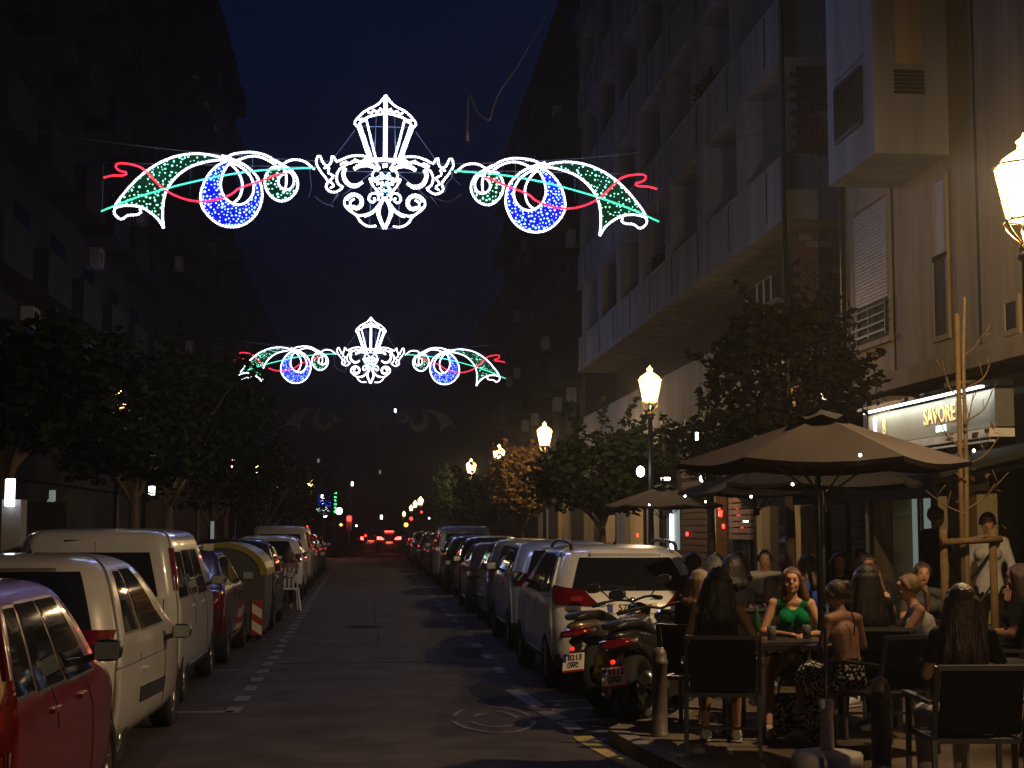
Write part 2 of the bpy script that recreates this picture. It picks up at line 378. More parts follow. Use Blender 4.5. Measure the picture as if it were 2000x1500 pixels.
# drain pipe
MB().tube([(7.44,26.9,4.4),(7.44,26.9,31)], .05, 8).build('drain_pipe', 'iron', A)
# plants in a balcony box
def leaves(b, c, rad, n_, s=.06, seed=0, flat_=.0, sc3=(1,1,1), hollow=.35):
    r = random.Random(seed); 
    for _ in range(n_):
        d = V((r.gauss(0,1), r.gauss(0,1), r.gauss(0,1))).normalized(); k = rad*(hollow+(1-hollow)*r.random()**.5)
        p = V(c) + V((d.x*sc3[0], d.y*sc3[1], d.z*sc3[2]))*k; q = s*r.uniform(.6,1.4)
        a = V((r.gauss(0,1), r.gauss(0,1), r.gauss(0,.5))).normalized(); u = a.cross(V((r.gauss(0,1),r.gauss(0,1),r.gauss(0,1)))).normalized()
        b.add([p-a*q, p+u*q*.55-a*q*.1, p+a*q, p-u*q*.55-a*q*.1], [(0,1,2,3)])
for (yy, zz) in ((33,11.66),(38.5,8.62)):
    b = MB()
    for i in range(6): leaves(b, (XF+.1, yy+i*.28, zz+.12), .22, 60, .05, seed=i)
    b.build('balcony_plant', 'leaf_dark', None, label='trailing plant growing over a balcony parapet of the %s floor' % ('second' if zz > 10 else 'first'), cat='plant')

# right, near: ochre-lit house with a square bay
B = empty('corner_house', (0,0,0), 0, 'rendered house with a projecting square bay lit yellow by the near street lamp', 'building')
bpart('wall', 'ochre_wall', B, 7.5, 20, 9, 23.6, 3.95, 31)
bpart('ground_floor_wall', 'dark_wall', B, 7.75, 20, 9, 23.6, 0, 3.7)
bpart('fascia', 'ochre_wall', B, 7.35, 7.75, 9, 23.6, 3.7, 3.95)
bpart('bay', 'pale_wall', B, 6.5, 7.5, 19.1, 21.1, 6.6, 31)
b = MB()
for i in range(5): b.box(6.47, 6.5, 19.5, 20.7, 8.0+i*3.1, 8.06+i*3.1)
b.build('bay_moulding', 'pale_wall', B, kind='stuff')
def grille(par, X, y0, y1, z0, z1, s):
    b = MB(); xa, xb = sorted((X, X-s*.05)); b.box(xa,xb,y0,y1,z0,z0+.04); b.box(xa,xb,y0,y1,z1-.04,z1)
    q = y0
    while q < y1: b.box(xa-.002,xb+.002,q,q+.02,z0+.04,z1-.04); q += .09
    g = b.build('grille', 'iron', par); MB().box(*sorted((X-s*.006, X-s*.002)), y0, y1, z0+.04, z1-.04).build('grille_opening', 'void', g)
grille(B, 6.5, 19.55, 20.65, 7.1, 7.9, 1)
for k in range(1, 4): grille(B, 6.5, 19.55, 20.65, 7.1+3.1*k, 7.9+3.1*k, 1)
# louvres and blind strip on the bay's near end
b = MB()
for fl in range(4):
    for i in range(6): b.box(6.78, 7.18, 19.05, 19.1, 7.4+fl*3.1+i*.055, 7.43+fl*3.1+i*.055)
b.build('louvre', 'brick_wall', B, kind='stuff')
b = MB(); b.box(6.8,7.16,19.085,19.1,7.8,31); b.build('blind_strip', 'ochre_wall', B)
b = MB(); b.box(7.49,7.5,21.3,21.34,3.95,31); b.box(7.485,7.5,18.2,18.24,3.95,31); b.build('wall_joint', 'dark_wall', B, kind='stuff')
# first floor window with roller shutter
b = MB()
z = 5.1
while z < 6.5: b.box(7.455,7.485,21.5,22.95,z,z+.045); z += .055
f = empty('window', parent=None) if False else None
f = MB().box(7.47,7.5,21.4,21.5,4.5,6.6).box(7.47,7.5,22.95,23.05,4.5,6.6).box(7.46,7.5,21.4,23.05,6.6,6.72).box(7.4,7.5,21.35,23.1,4.42,4.5).build('window', 'ochre_wall', B)
b.build('shutter_slat', 'shutter', f, kind='stuff')
b = MB()
for i in range(4): b.box(7.4,7.43,21.45,23,4.6+i*.13,4.63+i*.13)
for yy in (21.45, 22.2, 22.97): b.box(7.397,7.433,yy,yy+.03,4.55,5.05)
b.build('railing', 'iron', f)
bpart('window_opening', 'void', f, 7.486, 7.492, 21.5, 22.95, 4.5, 5.1)
for (px0, px1, py0, py1) in ((1825,1858,352,500),(1825,1862,505,660),(1965,2000,585,650)):
    a = onx(px0, py0, 7.5); c = onx(px1, py1, 7.5); y0, y1 = sorted((a.y, c.y)); z0, z1 = sorted((a.z, c.z))
    window(B, 7.5, y0, y1, z0, z1, 1, 'ochre_wall', 'void' if py0 > 400 else 'shutter', .07, .06, 0)
window(B, 7.5, 21.5, 22.9, 8.3, 10, 1, 'ochre_wall', 'shutter'); window(B, 7.5, 21.5, 22.9, 11.3, 13, 1, 'ochre_wall', 'shutter')
MB().tube([(7.44,23.5,.2),(7.44,23.5,31)], .045, 8).build('drain_pipe', 'iron', B)
# recess between the two houses
bpart('recess_wall', 'brick_wall', B, 9.4, 20, 23.6, 27, 0, 31)
# ground floor of both houses: shopfronts
S = empty('shopfront', (0,0,0), 0, 'shopfront with an illuminated sign board reading SAVORE over a dark awning', 'shop')
sg = MB().box(7.22,7.45,17.2,21.75,2.92,3.36).build('sign_board', 'sign_board', S)
MB().box(7.05,7.45,17.2,21.75,3.40,3.46).build('sign_hood', 'black', S)
MB().box(7.06,7.12,17.25,21.6,3.375,3.398).build('light_strip', 'shop_light', S)
MB().box(7.15,7.45,17.2,21.75,2.80,2.9).build('sign_ledge', 'white_plastic', S)
MB().box(7.15,7.21,17.2,21.75,2.74,2.765).build('ledge_strip', 'white_plastic', S)
text('SAVORE', .3, 'gold_letter', sg, (7.212, 18.95, 3.17), (pi/2, 0, -pi/2), bold=.004)
MB().box(7.206,7.216,18.72,19.05,2.96,3.04).build('emblem', 'sign_white', sg)
text('8', .3, 'gold_letter', sg, (7.212, 21.05, 3.14), (pi/2, 0, -pi/2), name='emblem', bold=.003)
MB().box(7.208,7.218,21.4,21.5,2.96,3.32).build('side_light', 'shop_light', sg)
for yy in (18, 19.5, 21):
    li = bpy.data.lights.new('strip_light', 'AREA'); li.energy = 5; li.shape = 'RECTANGLE'; li.size = 1.4; li.size_y = .04; li.color = (.95,.97,.85)
    o = bpy.data.objects.new('strip_light', li); col.objects.link(o); o.parent = S; o.location = (7.09, yy, 3.36); o.rotation_euler = (0, R(20), pi/2*0)
    o.rotation_euler = Euler((0, R(-25), 0)); o.data.size, o.data.size_y = .04, 1.4
b = MB(); b.prism([(7.45,2.72),(5.7,2.30),(5.7,2.24),(5.72,2.05),(5.74,2.05),(5.74,2.24),(7.45,2.66)], lambda u, v, t: (u, t, v), 15.2, 23.4); b.build('awning', 'parasol_dark', S)
for i in range(6): y = 15.6+i*1.5; MB().bar((7.45,y,2.5),(5.8,y,2.22),.04).build('awning_arm', 'iron', S)
# pillars, doors, windows below
def pil(y0, y1, mk_, x=7.3, z1=3.6, nm='pillar'): return bpart(nm, mk_, S, x, 7.75, y0, y1, .1, z1)
def sx(px, X=7.5): return X*F/(px-VX)
pil(sx(1735), sx(1727), 'pale_wall', 7.35); pil(sx(1792), sx(1752), 'ochre_wall', 7.3)
for a, c, k in ((1800,1822,'interior_cool'),(1828,1850,'interior_cool'),(1858,1895,'interior_warm'),(1925,1990,'interior_warm')):
    window(S, 7.6, sx(c,7.6), sx(a,7.6), .3, 2.2, 1, 'iron', k, .04, .04, 0)
pil(sx(1925), sx(1900), 'ochre_wall', 7.35); 
b = MB(); z = .15
while z < 3.2: b.box(7.58,7.62,sx(1724,7.6),sx(1640,7.6),z,z+.085); z += .095
b.build('roller_shutter', 'dark_wall', S, kind='stuff')
T = empty('shopfront', (0,0,0), 0, 'row of old shopfronts with glowing doorways and slatted timber panels below the balcony block', 'shop')
def px_win(p0, p1, z0, z1, k, fr='iron', X=7.9, bars=0): return window(T, X, sx(p1,X), sx(p0,X), z0, z1, 1, fr, k, .05, .05, bars)
px_win(1306,1336,.4,2.25,'interior_cool'); px_win(1180,1206,.4,2.2,'interior_warm'); px_win(1225,1262,.2,2.4,'interior_warm'); px_win(1124,1138,.3,2.3,'interior_cool')
px_win(1440,1475,.2,2.6,'glass_dark'); px_win(1500,1560,.2,2.7,'glass_dark','brick_wall')
MB().box(7.8,7.84,sx(1313,7.8),sx(1309,7.8),.7,2.1).build('light_strip', 'bulb_cool', T)
# timber slats
sy0, sy1 = sx(1390,7.8), sx(1340,7.8); me = MB().box(7.74,7.8,sy0,sy1,0,.13).mesh('slat', 'wood')
for i in range(17): o = obj('slat', me, T); o.location = (rnd.uniform(-.006,.006), 0, .25+i*.155)
sy0, sy1 = sx(1480,7.8), sx(1435,7.8); me = MB().box(7.74,7.8,sy0,sy1,0,.1).mesh('slat', 'wood')
for i in range(8): o = obj('slat', me, T); o.location = (0, 0, 1.5+i*.13)
for a, c, k in ((1265,1290,'render_wall'),(1292,1304,'dark_wall'),(1396,1404,'wood'),(1140,1160,'ochre_wall'),(1090,1112,'ochre_wall'),(1205,1222,'render_wall'),(1484,1496,'ochre_wall'),(1050,1066,'render_wall'),(1560,1575,'ochre_wall')):
    bpart('pillar', k, T, 7.7, 8.0, sx(c,7.7), sx(a,7.7), .1, 4.3)
bpart('fascia', 'wood', T, 7.7, 7.95, sx(1400,7.7), sx(1335,7.7), 2.95, 3.6)
for (px, py, s_) in ((1407,1003,.06),(1413,1028,.04),(1245,1045,.04),(1342,1043,.04),(1404,990,.045)):
    p = at(px, py, sx(px, 7.6)); MB().lathe([(.001,-s_*1.3),(s_*.7,-s_),(s_*.8,s_),(.001,s_*1.3)], p, 10).build('red_lantern', 'red_glow', None, label='small glowing red lantern hanging %s' % {1407:'under the beam in the shop doorway',1413:'lowest by the green doorway plant',1245:'low beside the pale pillar left of the shop window',1342:'beside the timber slats',1404:'highest in the shop doorway'}[px], cat='lantern')
li = bpy.data.lights.new('doorway_lamp', 'POINT'); li.energy = 30; li.color = (1,.6,.2); li.shadow_soft_size = .08
dl = MB().sphere(at(1372, 935, sx(1372,7.1)), .07, 10).build('wall_lamp', 'bulb', None, label='bright wall lamp above the slatted timber panel', cat='lamp')
o = bpy.data.objects.new('doorway_lamp', li); col.objects.link(o); o.parent = dl; o.location = at(1372, 940, sx(1372,7.0)) - V((.15,.1,0))
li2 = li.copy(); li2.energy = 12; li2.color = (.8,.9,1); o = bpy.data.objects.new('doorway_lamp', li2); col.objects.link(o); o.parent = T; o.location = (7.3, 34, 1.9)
# other blocks along the street
def block(label, x0, x1, y0, y1, h, mk_, side, floors=True, seed=0, st=3.05, lit=()):
    r = random.Random(seed); o = empty('apartment_building', (0,0,0), 0, label, 'building'); bpart('wall', mk_, o, x0, x1, y0, y1, 0, h)
    X = x0 if side > 0 else x1; s = -side; z = 4.2; k = 0
    while z < h-2:
        ya = y0+1.2
        while ya < y1-3.2:
            if y0 < 100:
                pb = MB(); pb.box(*sorted((X, X+s*.95)), ya-.3, ya+2.5, z-.12, z); pb.box(*sorted((X+s*.88, X+s*.95)), ya-.3, ya+2.5, z, z+.95).box(*sorted((X, X+s*.88)), ya-.3, ya-.24, z, z+.95); pb.build('balcony', mk_, o)
            if y0 < 60: MB().box(*sorted((X, X+s*.03)), ya+.2, ya+1.9, z+.02, z+2.2).build('window', 'glass_dark', o)
            if r.random() < .25 and y0 < 60: air_con(o, X, ya+1.2, z+2.3, side)
            if k in lit and r.random() < .3: window(o, X, ya+.3, ya+1.5, z+.5, z+2, side, 'frame_white', 'interior_warm')
            ya += 4.4
        z += st; k += 1
    bpart('shop_band', 'dark_wall', o, *sorted((X+s*.0, X+s*.15)), y0+.2, y1-.2, 2.9, 3.7)
    return o
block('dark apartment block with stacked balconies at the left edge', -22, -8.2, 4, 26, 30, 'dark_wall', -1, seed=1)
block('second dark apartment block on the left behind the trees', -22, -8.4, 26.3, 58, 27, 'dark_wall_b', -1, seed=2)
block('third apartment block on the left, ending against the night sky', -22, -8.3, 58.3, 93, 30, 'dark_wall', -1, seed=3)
block('dark block on the right beyond the balcony building', 7.8, 20, 55.4, 90, 24, 'dark_wall_b', 1, seed=4)
block('far block on the left past the crossroads', -24, -8.4, 104, 190, 19, 'dark_wall_b', -1, seed=5)
block('far block on the right past the crossroads', 8, 24, 104, 190, 17, 'dark_wall', 1, seed=6)
block('low dark block closing the end of the street', -30, 30, 240, 260, 16, 'dark_wall_b', 1, seed=7)
# ---------------------------------------------------------------- street lamps
def street_lamp(x, y, label, power=0, zc=4.2, group='street lamps'):
    o = empty('street_lamp', (x, y, .115), 0, label, 'street lamp', group); h = zc-.115
    b = MB(); b.lathe([(.16,0),(.16,.12),(.12,.16),(.11,.6),(.085,.66),(.075,.7),(.07,1.1),(.055,1.15),(.045,2.4),(.04,h-.52),(.07,h-.5),(.07,h-.46),(.035,h-.43)], (0,0,0), 14); b.build('pole', 'iron', o)
    # tapering six sided lantern, wide at the top
    n = 6; b = MB(); zb, zt = h-.2, h+.2; rb, rt = .14, .225
    P = lambda r, z, k: (r*cos(2*pi*k/n+.3), r*sin(2*pi*k/n+.3), z)
    for k in range(n): b.add([P(rb,zb,k),P(rb,zb,k+1),P(rt,zt,k+1),P(rt,zt,k)], [(0,1,2,3)])
    g = b.build('lantern_glass', 'lamp_glass', o)
    b = MB()
    for k in range(n): b.bar(P(rb+.004,zb,k), P(rt+.004,zt,k), .007)
    for z, r in ((zb,rb),(zt,rt)):
        for k in range(n): b.bar(P(r+.004,z,k), P(r+.004,z,k+1), .010)
    b.build('lantern_frame', 'lamp_iron', o)
    b = MB()                                # curled bracket basket under the glass
    for k in range(n):
        a = 2*pi*k/n+.3; q = [(r*cos(a), r*sin(a), z) for r, z in ((.035,h-.43),(.05,h-.38),(.11,h-.32),(.15,h-.27),(.17,h-.23),(.15,h-.205))]
        b.tube(cr(q, 3), .009, 5)
    b.lathe([(.001,h-.44),(.06,h-.43),(.05,h-.40),(.02,h-.38)], (0,0,0), 12); b.lathe([(.14,h-.215),(.16,h-.205),(.14,h-.2)], (0,0,0), 12); b.build('bracket', 'lamp_iron', o)
    b = MB(); b.smooth = True
    b.lathe([(rt*.9,zt+.005),(.17,zt+.05),(.1,zt+.10),(.05,zt+.13),(.045,zt+.17),(.06,zt+.19),(.02,zt+.22),(.001,zt+.26)], (0,0,0), 12); b.build('lantern_cap', 'lamp_glass', o); MB().lathe([(.001,zt+.02),(rt*.6,zt+.018),(rt+.012,zt-.002),(rt+.012,zt+.006),(rt*.6,zt+.026),(.001,zt+.028)], (0,0,0), 14).build('reflector', 'lamp_iron', o)
    MB().sphere((0,0,h-.02), .05, 10, (1,1,1.5)).build('lamp_bulb', 'lamp_core', o)
    if power:
        li = bpy.data.lights.new('lamp_light', 'POINT'); li.energy = power; li.color = (1,.67,.34); li.shadow_soft_size = .05
        q = bpy.data.objects.new('lamp_light', li); col.objects.link(q); q.parent = o; q.location = (0,0,h+.125)
        o.children[-1]; 
    return o
for px, Y, zc, lb, pw in ((2009,10.9,4.24,'nearest street lamp, blazing yellow at the right edge of the view',1400),
                      (1268,27,4.18,'street lamp glowing in front of the balcony building above the small parasol',440),
                      (1063,41.8,4.19,'street lamp half hidden by orange lit leaves',500),
                      (975,53.5,4.2,'street lamp swallowed by the dark tree crowns between two glowing ones',150),
                      (921,64,4.16,'street lamp clear of the trees, highest of the distant ones',600)):
    p = at(px, 600, Y); street_lamp(p.x, Y, lb, pw, zc)
street_lamp(4.62, -5.3, 'next lamp of the right hand row, standing behind the viewpoint', 1300, 4.24)
for i, (px, py) in enumerate(((821.5,981),(811,986.5),(803,994),(789,1005))):
    Y = 118+i*26; p = at(px, py, Y); street_lamp(p.x, Y, 'tiny far street lamp, %s of the close file of four' % ['highest and nearest','second','third','lowest and farthest'][i], 0, p.z+.0, group='street lamps')
for i, (px, py, pw) in enumerate(((232,777,260),(388,876,90),(460,906,80),(503,924,0),(543,937,90),(608,950,100))):
    Y = 2.43*F/(VY-py); p = at(px, py, Y)
    street_lamp(p.x, Y, ['nearest left-hand street lamp, seen as yellow glints through big leaves','left street lamp showing as one small warm dot among dark leaves','left street lamp showing as a short warm streak through leaves','left street lamp as two tiny orange dots in the foliage','left street lamp low over the parked white cars','farthest left street lamp, beside the blue parking sign'][i], pw, p.z)

# ---------------------------------------------------------------- hanging light ornaments
S1 = 125.0
def z1(p): return ((180+p[0]/3.3333-752)/S1, (330-(160+p[1]/3.3333))/S1)
def z2(p): return ((p[0]-805)/4.689/S1, (330-(160+p[1]/4.689))/S1)
WING = {  # traced in the plane of the ornament, left wing; the right one mirrors it
 'w': [[(160,860),(200,790),(300,670),(400,585),(500,530),(600,500),(700,492),(800,505),(870,528),(950,565),(1010,610),(1045,670),(1050,740),(1015,800),(960,826),(905,812),(860,770),(838,700),(850,625),(885,560),(935,535),(1000,508),(1060,500),(1120,515),(1180,550),(1215,590)],
       [(478,990),(470,900),(475,800),(500,720),(560,640),(640,580),(740,545),(830,530),(900,518)],
       [(478,990),(440,930),(380,880),(320,850),(240,843),(170,860),(162,900),(205,934),(250,908),(305,903),(330,885),(322,862)],
       [(880,530),(800,580),(740,660),(710,760),(720,840),(770,910),(830,955),(900,972),(980,960),(1050,910),(1095,830),(1107,750),(1090,670),(1050,610),(990,560),(900,518),(840,500)],
       [(870,525),(900,495),(960,480),(1040,474),(1120,490),(1190,530),(1240,570),(1262,640),(1258,712)],
       [(900,555),(950,610),(977,680),(970,750),(950,790),(915,818)],
       [(1230,565),(1160,580),(1125,640),(1130,710),(1165,765),(1220,795),(1280,780),(1325,730),(1338,670),(1310,605),(1250,560),(1190,525)],
       [(1260,600),(1215,640),(1215,690),(1260,720),(1300,700),(1312,650),(1285,600),(1240,605)],
       [(1225,560),(1280,525),(1330,518),(1380,530),(1420,560),(1445,580)]],
 'g': [[(80,890),(290,800),(500,730),(680,680),(850,640),(1050,605),(1250,585),(1450,575)]],
 'r': [[(90,667),(150,652),(215,650),(235,632),(190,618),(165,592),(180,572),(240,572),(320,592),(370,632),(430,692),(500,750),(600,795),(700,812),(800,800),(900,765),(960,720),(1050,685),(1120,660),(1200,625),(1260,612)]]}
GREEN = [(180,850),(200,800),(300,680),(400,592),(500,540),(600,510),(700,502),(800,512),(860,530),(740,540),(640,575),(560,635),(500,712),(478,790),(468,890),(472,960),(440,920),(380,870),(320,842),(240,838)]
BLUE = [(878,540),(805,585),(745,662),(718,760),(727,836),(775,903),(833,946),(900,962),(977,950),(1043,903),(1086,827),(1097,750),(1080,675),(1062,640),(1060,740),(1022,810),(960,838),(900,824),(850,775),(826,700),(838,620)]
CURLG = [(1160,600),(1130,650),(1137,708),(1170,758),(1222,786),(1275,772),(1315,727),(1327,675),(1318,690),(1265,732),(1208,700),(1205,640),(1225,600)]
MID = {
 'w': [[(805,95),(770,145),(720,195),(650,232),(600,265),(535,335),(522,375),(548,400)], [(805,268),(720,285),(640,310),(585,350),(545,400)],
       [(545,390),(600,545),(650,690)], [(572,385),(626,545),(675,690)],[(625,320),(670,510),(715,690)],[(796,110),(796,700)],[(814,110),(814,700)],[(650,698),(730,705),(805,700)],[(650,715),(730,722),(805,718)],
       [(700,712),(740,770),(760,800)],[(680,700),(600,678),(500,680),(420,708),(360,735),(335,700),(318,685),(310,700),(308,740),(285,775),(250,770),(225,735),(210,695),(192,686),(178,705),(172,760),(210,830),(250,880),(278,930),(262,970),(285,1010),(340,1026),(390,1002),(415,975),(375,945),(358,880),(380,815),(430,775),(500,740),(590,730),(690,735)],
       [(430,790),(412,850),(430,920),(480,965),(540,970),(600,932)],[(447,800),(430,850),(446,908),(490,947),(545,952),(596,925)],
       [(515,800),(560,768),(640,757),(700,775),(745,815)],[(520,812),(570,784),(640,773),(700,790)],
       [(660,888),(690,950),(730,1000),(775,1050)],[(660,888),(700,905),(735,925)],[(745,790),(700,825),(688,870),(720,905)],
       [(795,1060),(750,1140),(738,1215),(765,1290),(798,1362)],[(806,1065),(768,1140),(755,1215),(778,1290),(803,1350)],
       [(745,1095),(745,1045),(708,1025),(665,1048),(658,1092),(690,1115),(718,1090),(700,1070)],
       [(770,1110),(700,1195),(620,1233),(550,1235),(490,1200),(440,1150),(436,1095),(480,1048),(540,1038),(592,1075),(598,1140),(555,1180),(502,1165),(486,1115),(525,1085)],
       [(760,1125),(695,1212),(620,1248)],[(455,1150),(500,1205),(548,1245),(580,1295),(630,1332),(680,1342),(728,1335)],[(456,1100),(490,1062),(540,1055),(578,1085),(582,1135),(550,1164),(512,1150)]],
 'i': [[(240,800),(290,790),(280,840),(330,870),(300,920),(335,960),(300,985)],[(390,765),(440,735),(480,752),(530,712),(575,740),(625,705),(665,725)],[(640,255),(670,270),(700,240),(730,265),(760,220),(775,250)],[(700,900),(745,880),(735,940),(790,920),(765,990),(805,1000)],[(560,340),(590,320),(600,350)],[(805,745),(785,760),(790,775),(805,770)],[(760,830),(790,860),(760,890),(800,880)]]}
def rope(b, P, Y=0, r=.02, mir=1, step=.042):
    c = cr(P, 8); pts = [V((mir*p.x, Y, p.y)) for p in c]; L = [0]
    for a, q in zip(pts, pts[1:]): L.append(L[-1]+(q-a).length)
    n_ = max(2, int(L[-1]/step*2)); out = []; j = 0
    for i in range(n_+1):
        d = L[-1]*i/n_
        while j < len(L)-2 and L[j+1] < d: j += 1
        t = (d-L[j])/max(1e-9, L[j+1]-L[j]); out.append(pts[j].lerp(pts[j+1], min(1, t)))
    b.tube(out, lambda i: r*(1.35 if i % 2 else .62)*rnd.uniform(.85,1.15), 5)
def inside(p, poly):
    c = False; n_ = len(poly)
    for i in range(n_):
        (x1,y1),(x2,y2) = poly[i], poly[i-1]
        if (y1 > p[1]) != (y2 > p[1]) and p[0] < (x2-x1)*(p[1]-y1)/(y2-y1)+x1: c = not c
    return c
def sparks(poly, n_, mir, Y, r0):
    b = MB(); xs = [p[0] for p in poly]; ys = [p[1] for p in poly]; k = 0; pts = []
    while len(pts) < n_ and k < n_*60:
        k += 1; p = (rnd.uniform(min(xs),max(xs)), rnd.uniform(min(ys),max(ys)))
        if inside(p, poly) and all((p[0]-q[0])**2+(p[1]-q[1])**2 > (r0*2.6)**2 for q in pts): pts.append(p)
    for p in pts:
        r = r0*rnd.uniform(.55,1.25); c = (mir*p[0], Y, p[1]); e = (r*rnd.uniform(.7,1.4), r*.6, r*rnd.uniform(.7,1.4))
        b.add([(c[0]+e[0],c[1],c[2]),(c[0]-e[0],c[1],c[2]),(c[0],c[1]+e[1],c[2]),(c[0],c[1]-e[1],c[2]),(c[0],c[1],c[2]+e[2]),(c[0],c[1],c[2]-e[2])],
              [(0,2,4),(2,1,4),(1,3,4),(3,0,4),(2,0,5),(1,2,5),(3,1,5),(0,3,5)])
    return b
def ornament(loc, label, lit=True, power=1.0, detail=1.0):
    o = empty('light_ornament', loc, 0, label, 'street decoration', 'light ornaments hung across the street'); mm = (lambda k: k if lit else 'unlit_rope')
    ce = empty('centre_lantern'); ce.parent = o
    for P in MID['w']:
        for s in (1, -1):
            if s < 0 and P[0] in ((796,110),(814,110)): continue
            c = MB(); rope(c, [z2(p) for p in P], 0, .0165, s); c.build('light_tube', mm('led_white'), ce)
    c = MB()
    for P in MID['i']:
        for s in (1, -1): rope(c, [z2(p) for p in P], .02, .015, s)
    c.build('filigree', mm('led_white'), ce, kind='stuff')
    hp = [z2(p) for p in [(690,900),(740,870),(805,840),(870,870),(920,900),(880,960),(830,1040),(780,1040),(730,960)]]
    sparks(hp, 34, 1, 0, .02).build('sparkle_lights', mm('led_ice'), o, kind='stuff')
    for s in (1, -1):
        wg = MB().box(-.01,.01,-.03,.03,-.01,.01)
        w = empty('wing'); w.parent = o
        for P in WING['w']: c = MB(); rope(c, [z1(p) for p in P], 0, .0165, s); c.build('light_tube', mm('led_white'), w)
        c = MB(); rope(c, [z1(p) for p in WING['g'][0]], -.05, .014, s); c.build('green_rope', mm('led_cyan'), w)
        c = MB(); rope(c, [z1(p) for p in WING['r'][0]], -.035, .016, s); c.build('red_rope', mm('led_red'), w)
        for poly, k, kk, n_ in ((GREEN,'net_green','led_mint',92),(BLUE,'net_blue','led_ice',120),(CURLG,'net_green','led_mint',26)):
            pp = [(p.x, p.y) for p in cr([z1(q) for q in poly], 3, True)]
            n0 = MB(); n0.prism([(s*a, z) for a, z in pp], lambda u, v, t: (u, t, v), .012, .03); n0.build('light_panel', mm(k), w)
            sparks(pp, int(n_*detail), s, 0.0, .017).build('sparkle_lights', mm(kk), w, kind='stuff')
    # carrying frame: thin rods and stays
    c = MB(); T_ = lambda a, q, f_=z2, r=.006: [c.tube([(s*f_(a)[0], .05, f_(a)[1]), (s*f_(q)[0], .05, f_(q)[1])], r, 4) for s in (1,-1)]
    T_((520,430),(335,690)); T_((560,390),(805,390)); T_((720,300),(705,690)); T_((430,820),(805,820)); T_((680,830),(400,1060)); T_((680,900),(665,1330)); T_((800,1365),(660,1330))
    T_((90,560),(1450,560),z1); T_((80,560),(80,890),z1); T_((640,545),(640,760),z1,.004); T_((1040,475),(1040,620),z1,.004); T_((380,1040),(300,1140))
    c.build('frame', 'wire', o, kind='stuff')
    # loose feed cables with plugs beside the centre piece
    c = MB(); q = [z2(p) for p in [(105,800),(120,900),(125,1000),(95,1080)]]; c.tube([(p.x, .06, p.y) for p in cr(q, 4)], .005, 4)
    q = [z2(p) for p in [(370,1020),(345,1080),(305,1135),(330,1150)]]; c.tube([(p.x, .06, p.y) for p in cr(q, 4)], .009, 5)
    q = [z2(p) for p in [(160,1060),(230,1120),(330,1155)]]; c.tube([(p.x, .06, p.y) for p in cr(q, 4)], .011, 5)
    c.build('feed_cable', 'wire', o, kind='stuff')
    c = MB(); q = [z2(p) for p in [(1415,800),(1430,870),(1380,930),(1360,1015)]]; c.tube([(p.x, -.05, p.y) for p in cr(q, 4)], .014, 5); q = [z2(p) for p in [(1430,875),(1505,940)]]; c.tube([(p.x, -.05, p.y) for p in cr(q, 4)], .009, 5)
    q = [z2(p) for p in [(1270,1070),(1330,1090),(1390,1105),(1470,1060),(1510,1030)]]; c.tube([(p.x, -.05, p.y) for p in cr(q, 4)], .005, 5); c.build('feed_cable', 'wire', o, kind='stuff')
    if lit:
        for x, z, e, cl in ((0,.35,90,(.22,.36,1)),(-.1,-.55,50,(.22,.36,1)),(-2.4,0,36,(.12,.2,1)),(2.4,0,36,(.12,.2,1)),(3.6,-.1,10,(.3,.75,1)),(-3.6,-.1,10,(.3,.75,1))):
            li = bpy.data.lights.new('ornament_light', 'POINT'); li.energy = e*power; li.color = cl; li.shadow_soft_size = .35
            q = bpy.data.objects.new('ornament_light', li); col.objects.link(q); q.parent = o; q.location = (x, -.1, z)
    return o
p = at(752, 330, 24); ornament(p, 'nearest and largest light ornament, a white lantern between blue and green wings', True, 1.0)
p = at(724, 691, 49.6); ornament(p, 'second light ornament, half the apparent size, hanging lower over the far cars', True, .9, .8)
p = at(724, 805, 76); ornament(p, 'third ornament farther off, unlit and barely visible under the second', False)
# span wires for each ornament
def cable(name, pts, r, label, k=6, mk_='wire'):
    return MB().tube(cr(pts, k), r, 5).build(name, mk_, None, label=label, cat='cable')
for i, (px, py, Y) in enumerate(((752,320,24),(724,685,49.6),(724,800,76))):
    p = at(px, py, Y); w_ = ['first','second','third'][i]
    cable('span_wire', [(-8.2, Y+.06, p.z+.9),(-4, Y+.06, p.z+.25),(p.x, Y+.06, p.z+.02),(4, Y+.06, p.z+.25),(7.5 if i else 7.5, Y+.06, p.z+.9)], .006, 'thin steel wire carrying the %s ornament from facade to facade' % w_)
P = [at(*q, 15) for q in ((1096,-40),(1078,5),(1050,60),(1010,130),(975,180),(962,215),(955,235),(935,222),(926,205),(920,190),(916,187),(914,200),(913,240),(912,262))]
cable('overhead_cable', P, .007, 'loose overhead cable running up out of view with a plug on its hanging end', 4)
MB().lathe([(.001,-.05),(.022,-.045),(.022,.03),(.01,.05)], at(912,266,15), 8).build('cable_plug', 'wire', bpy.data.objects['overhead_cable'])
cable('overhead_cable', [at(*q, 45) for q in ((832,622),(840,636),(850,642),(862,640),(875,625),(884,600),(890,560))], .01, 'sagging loop of cable against the sky above the second ornament', 4)

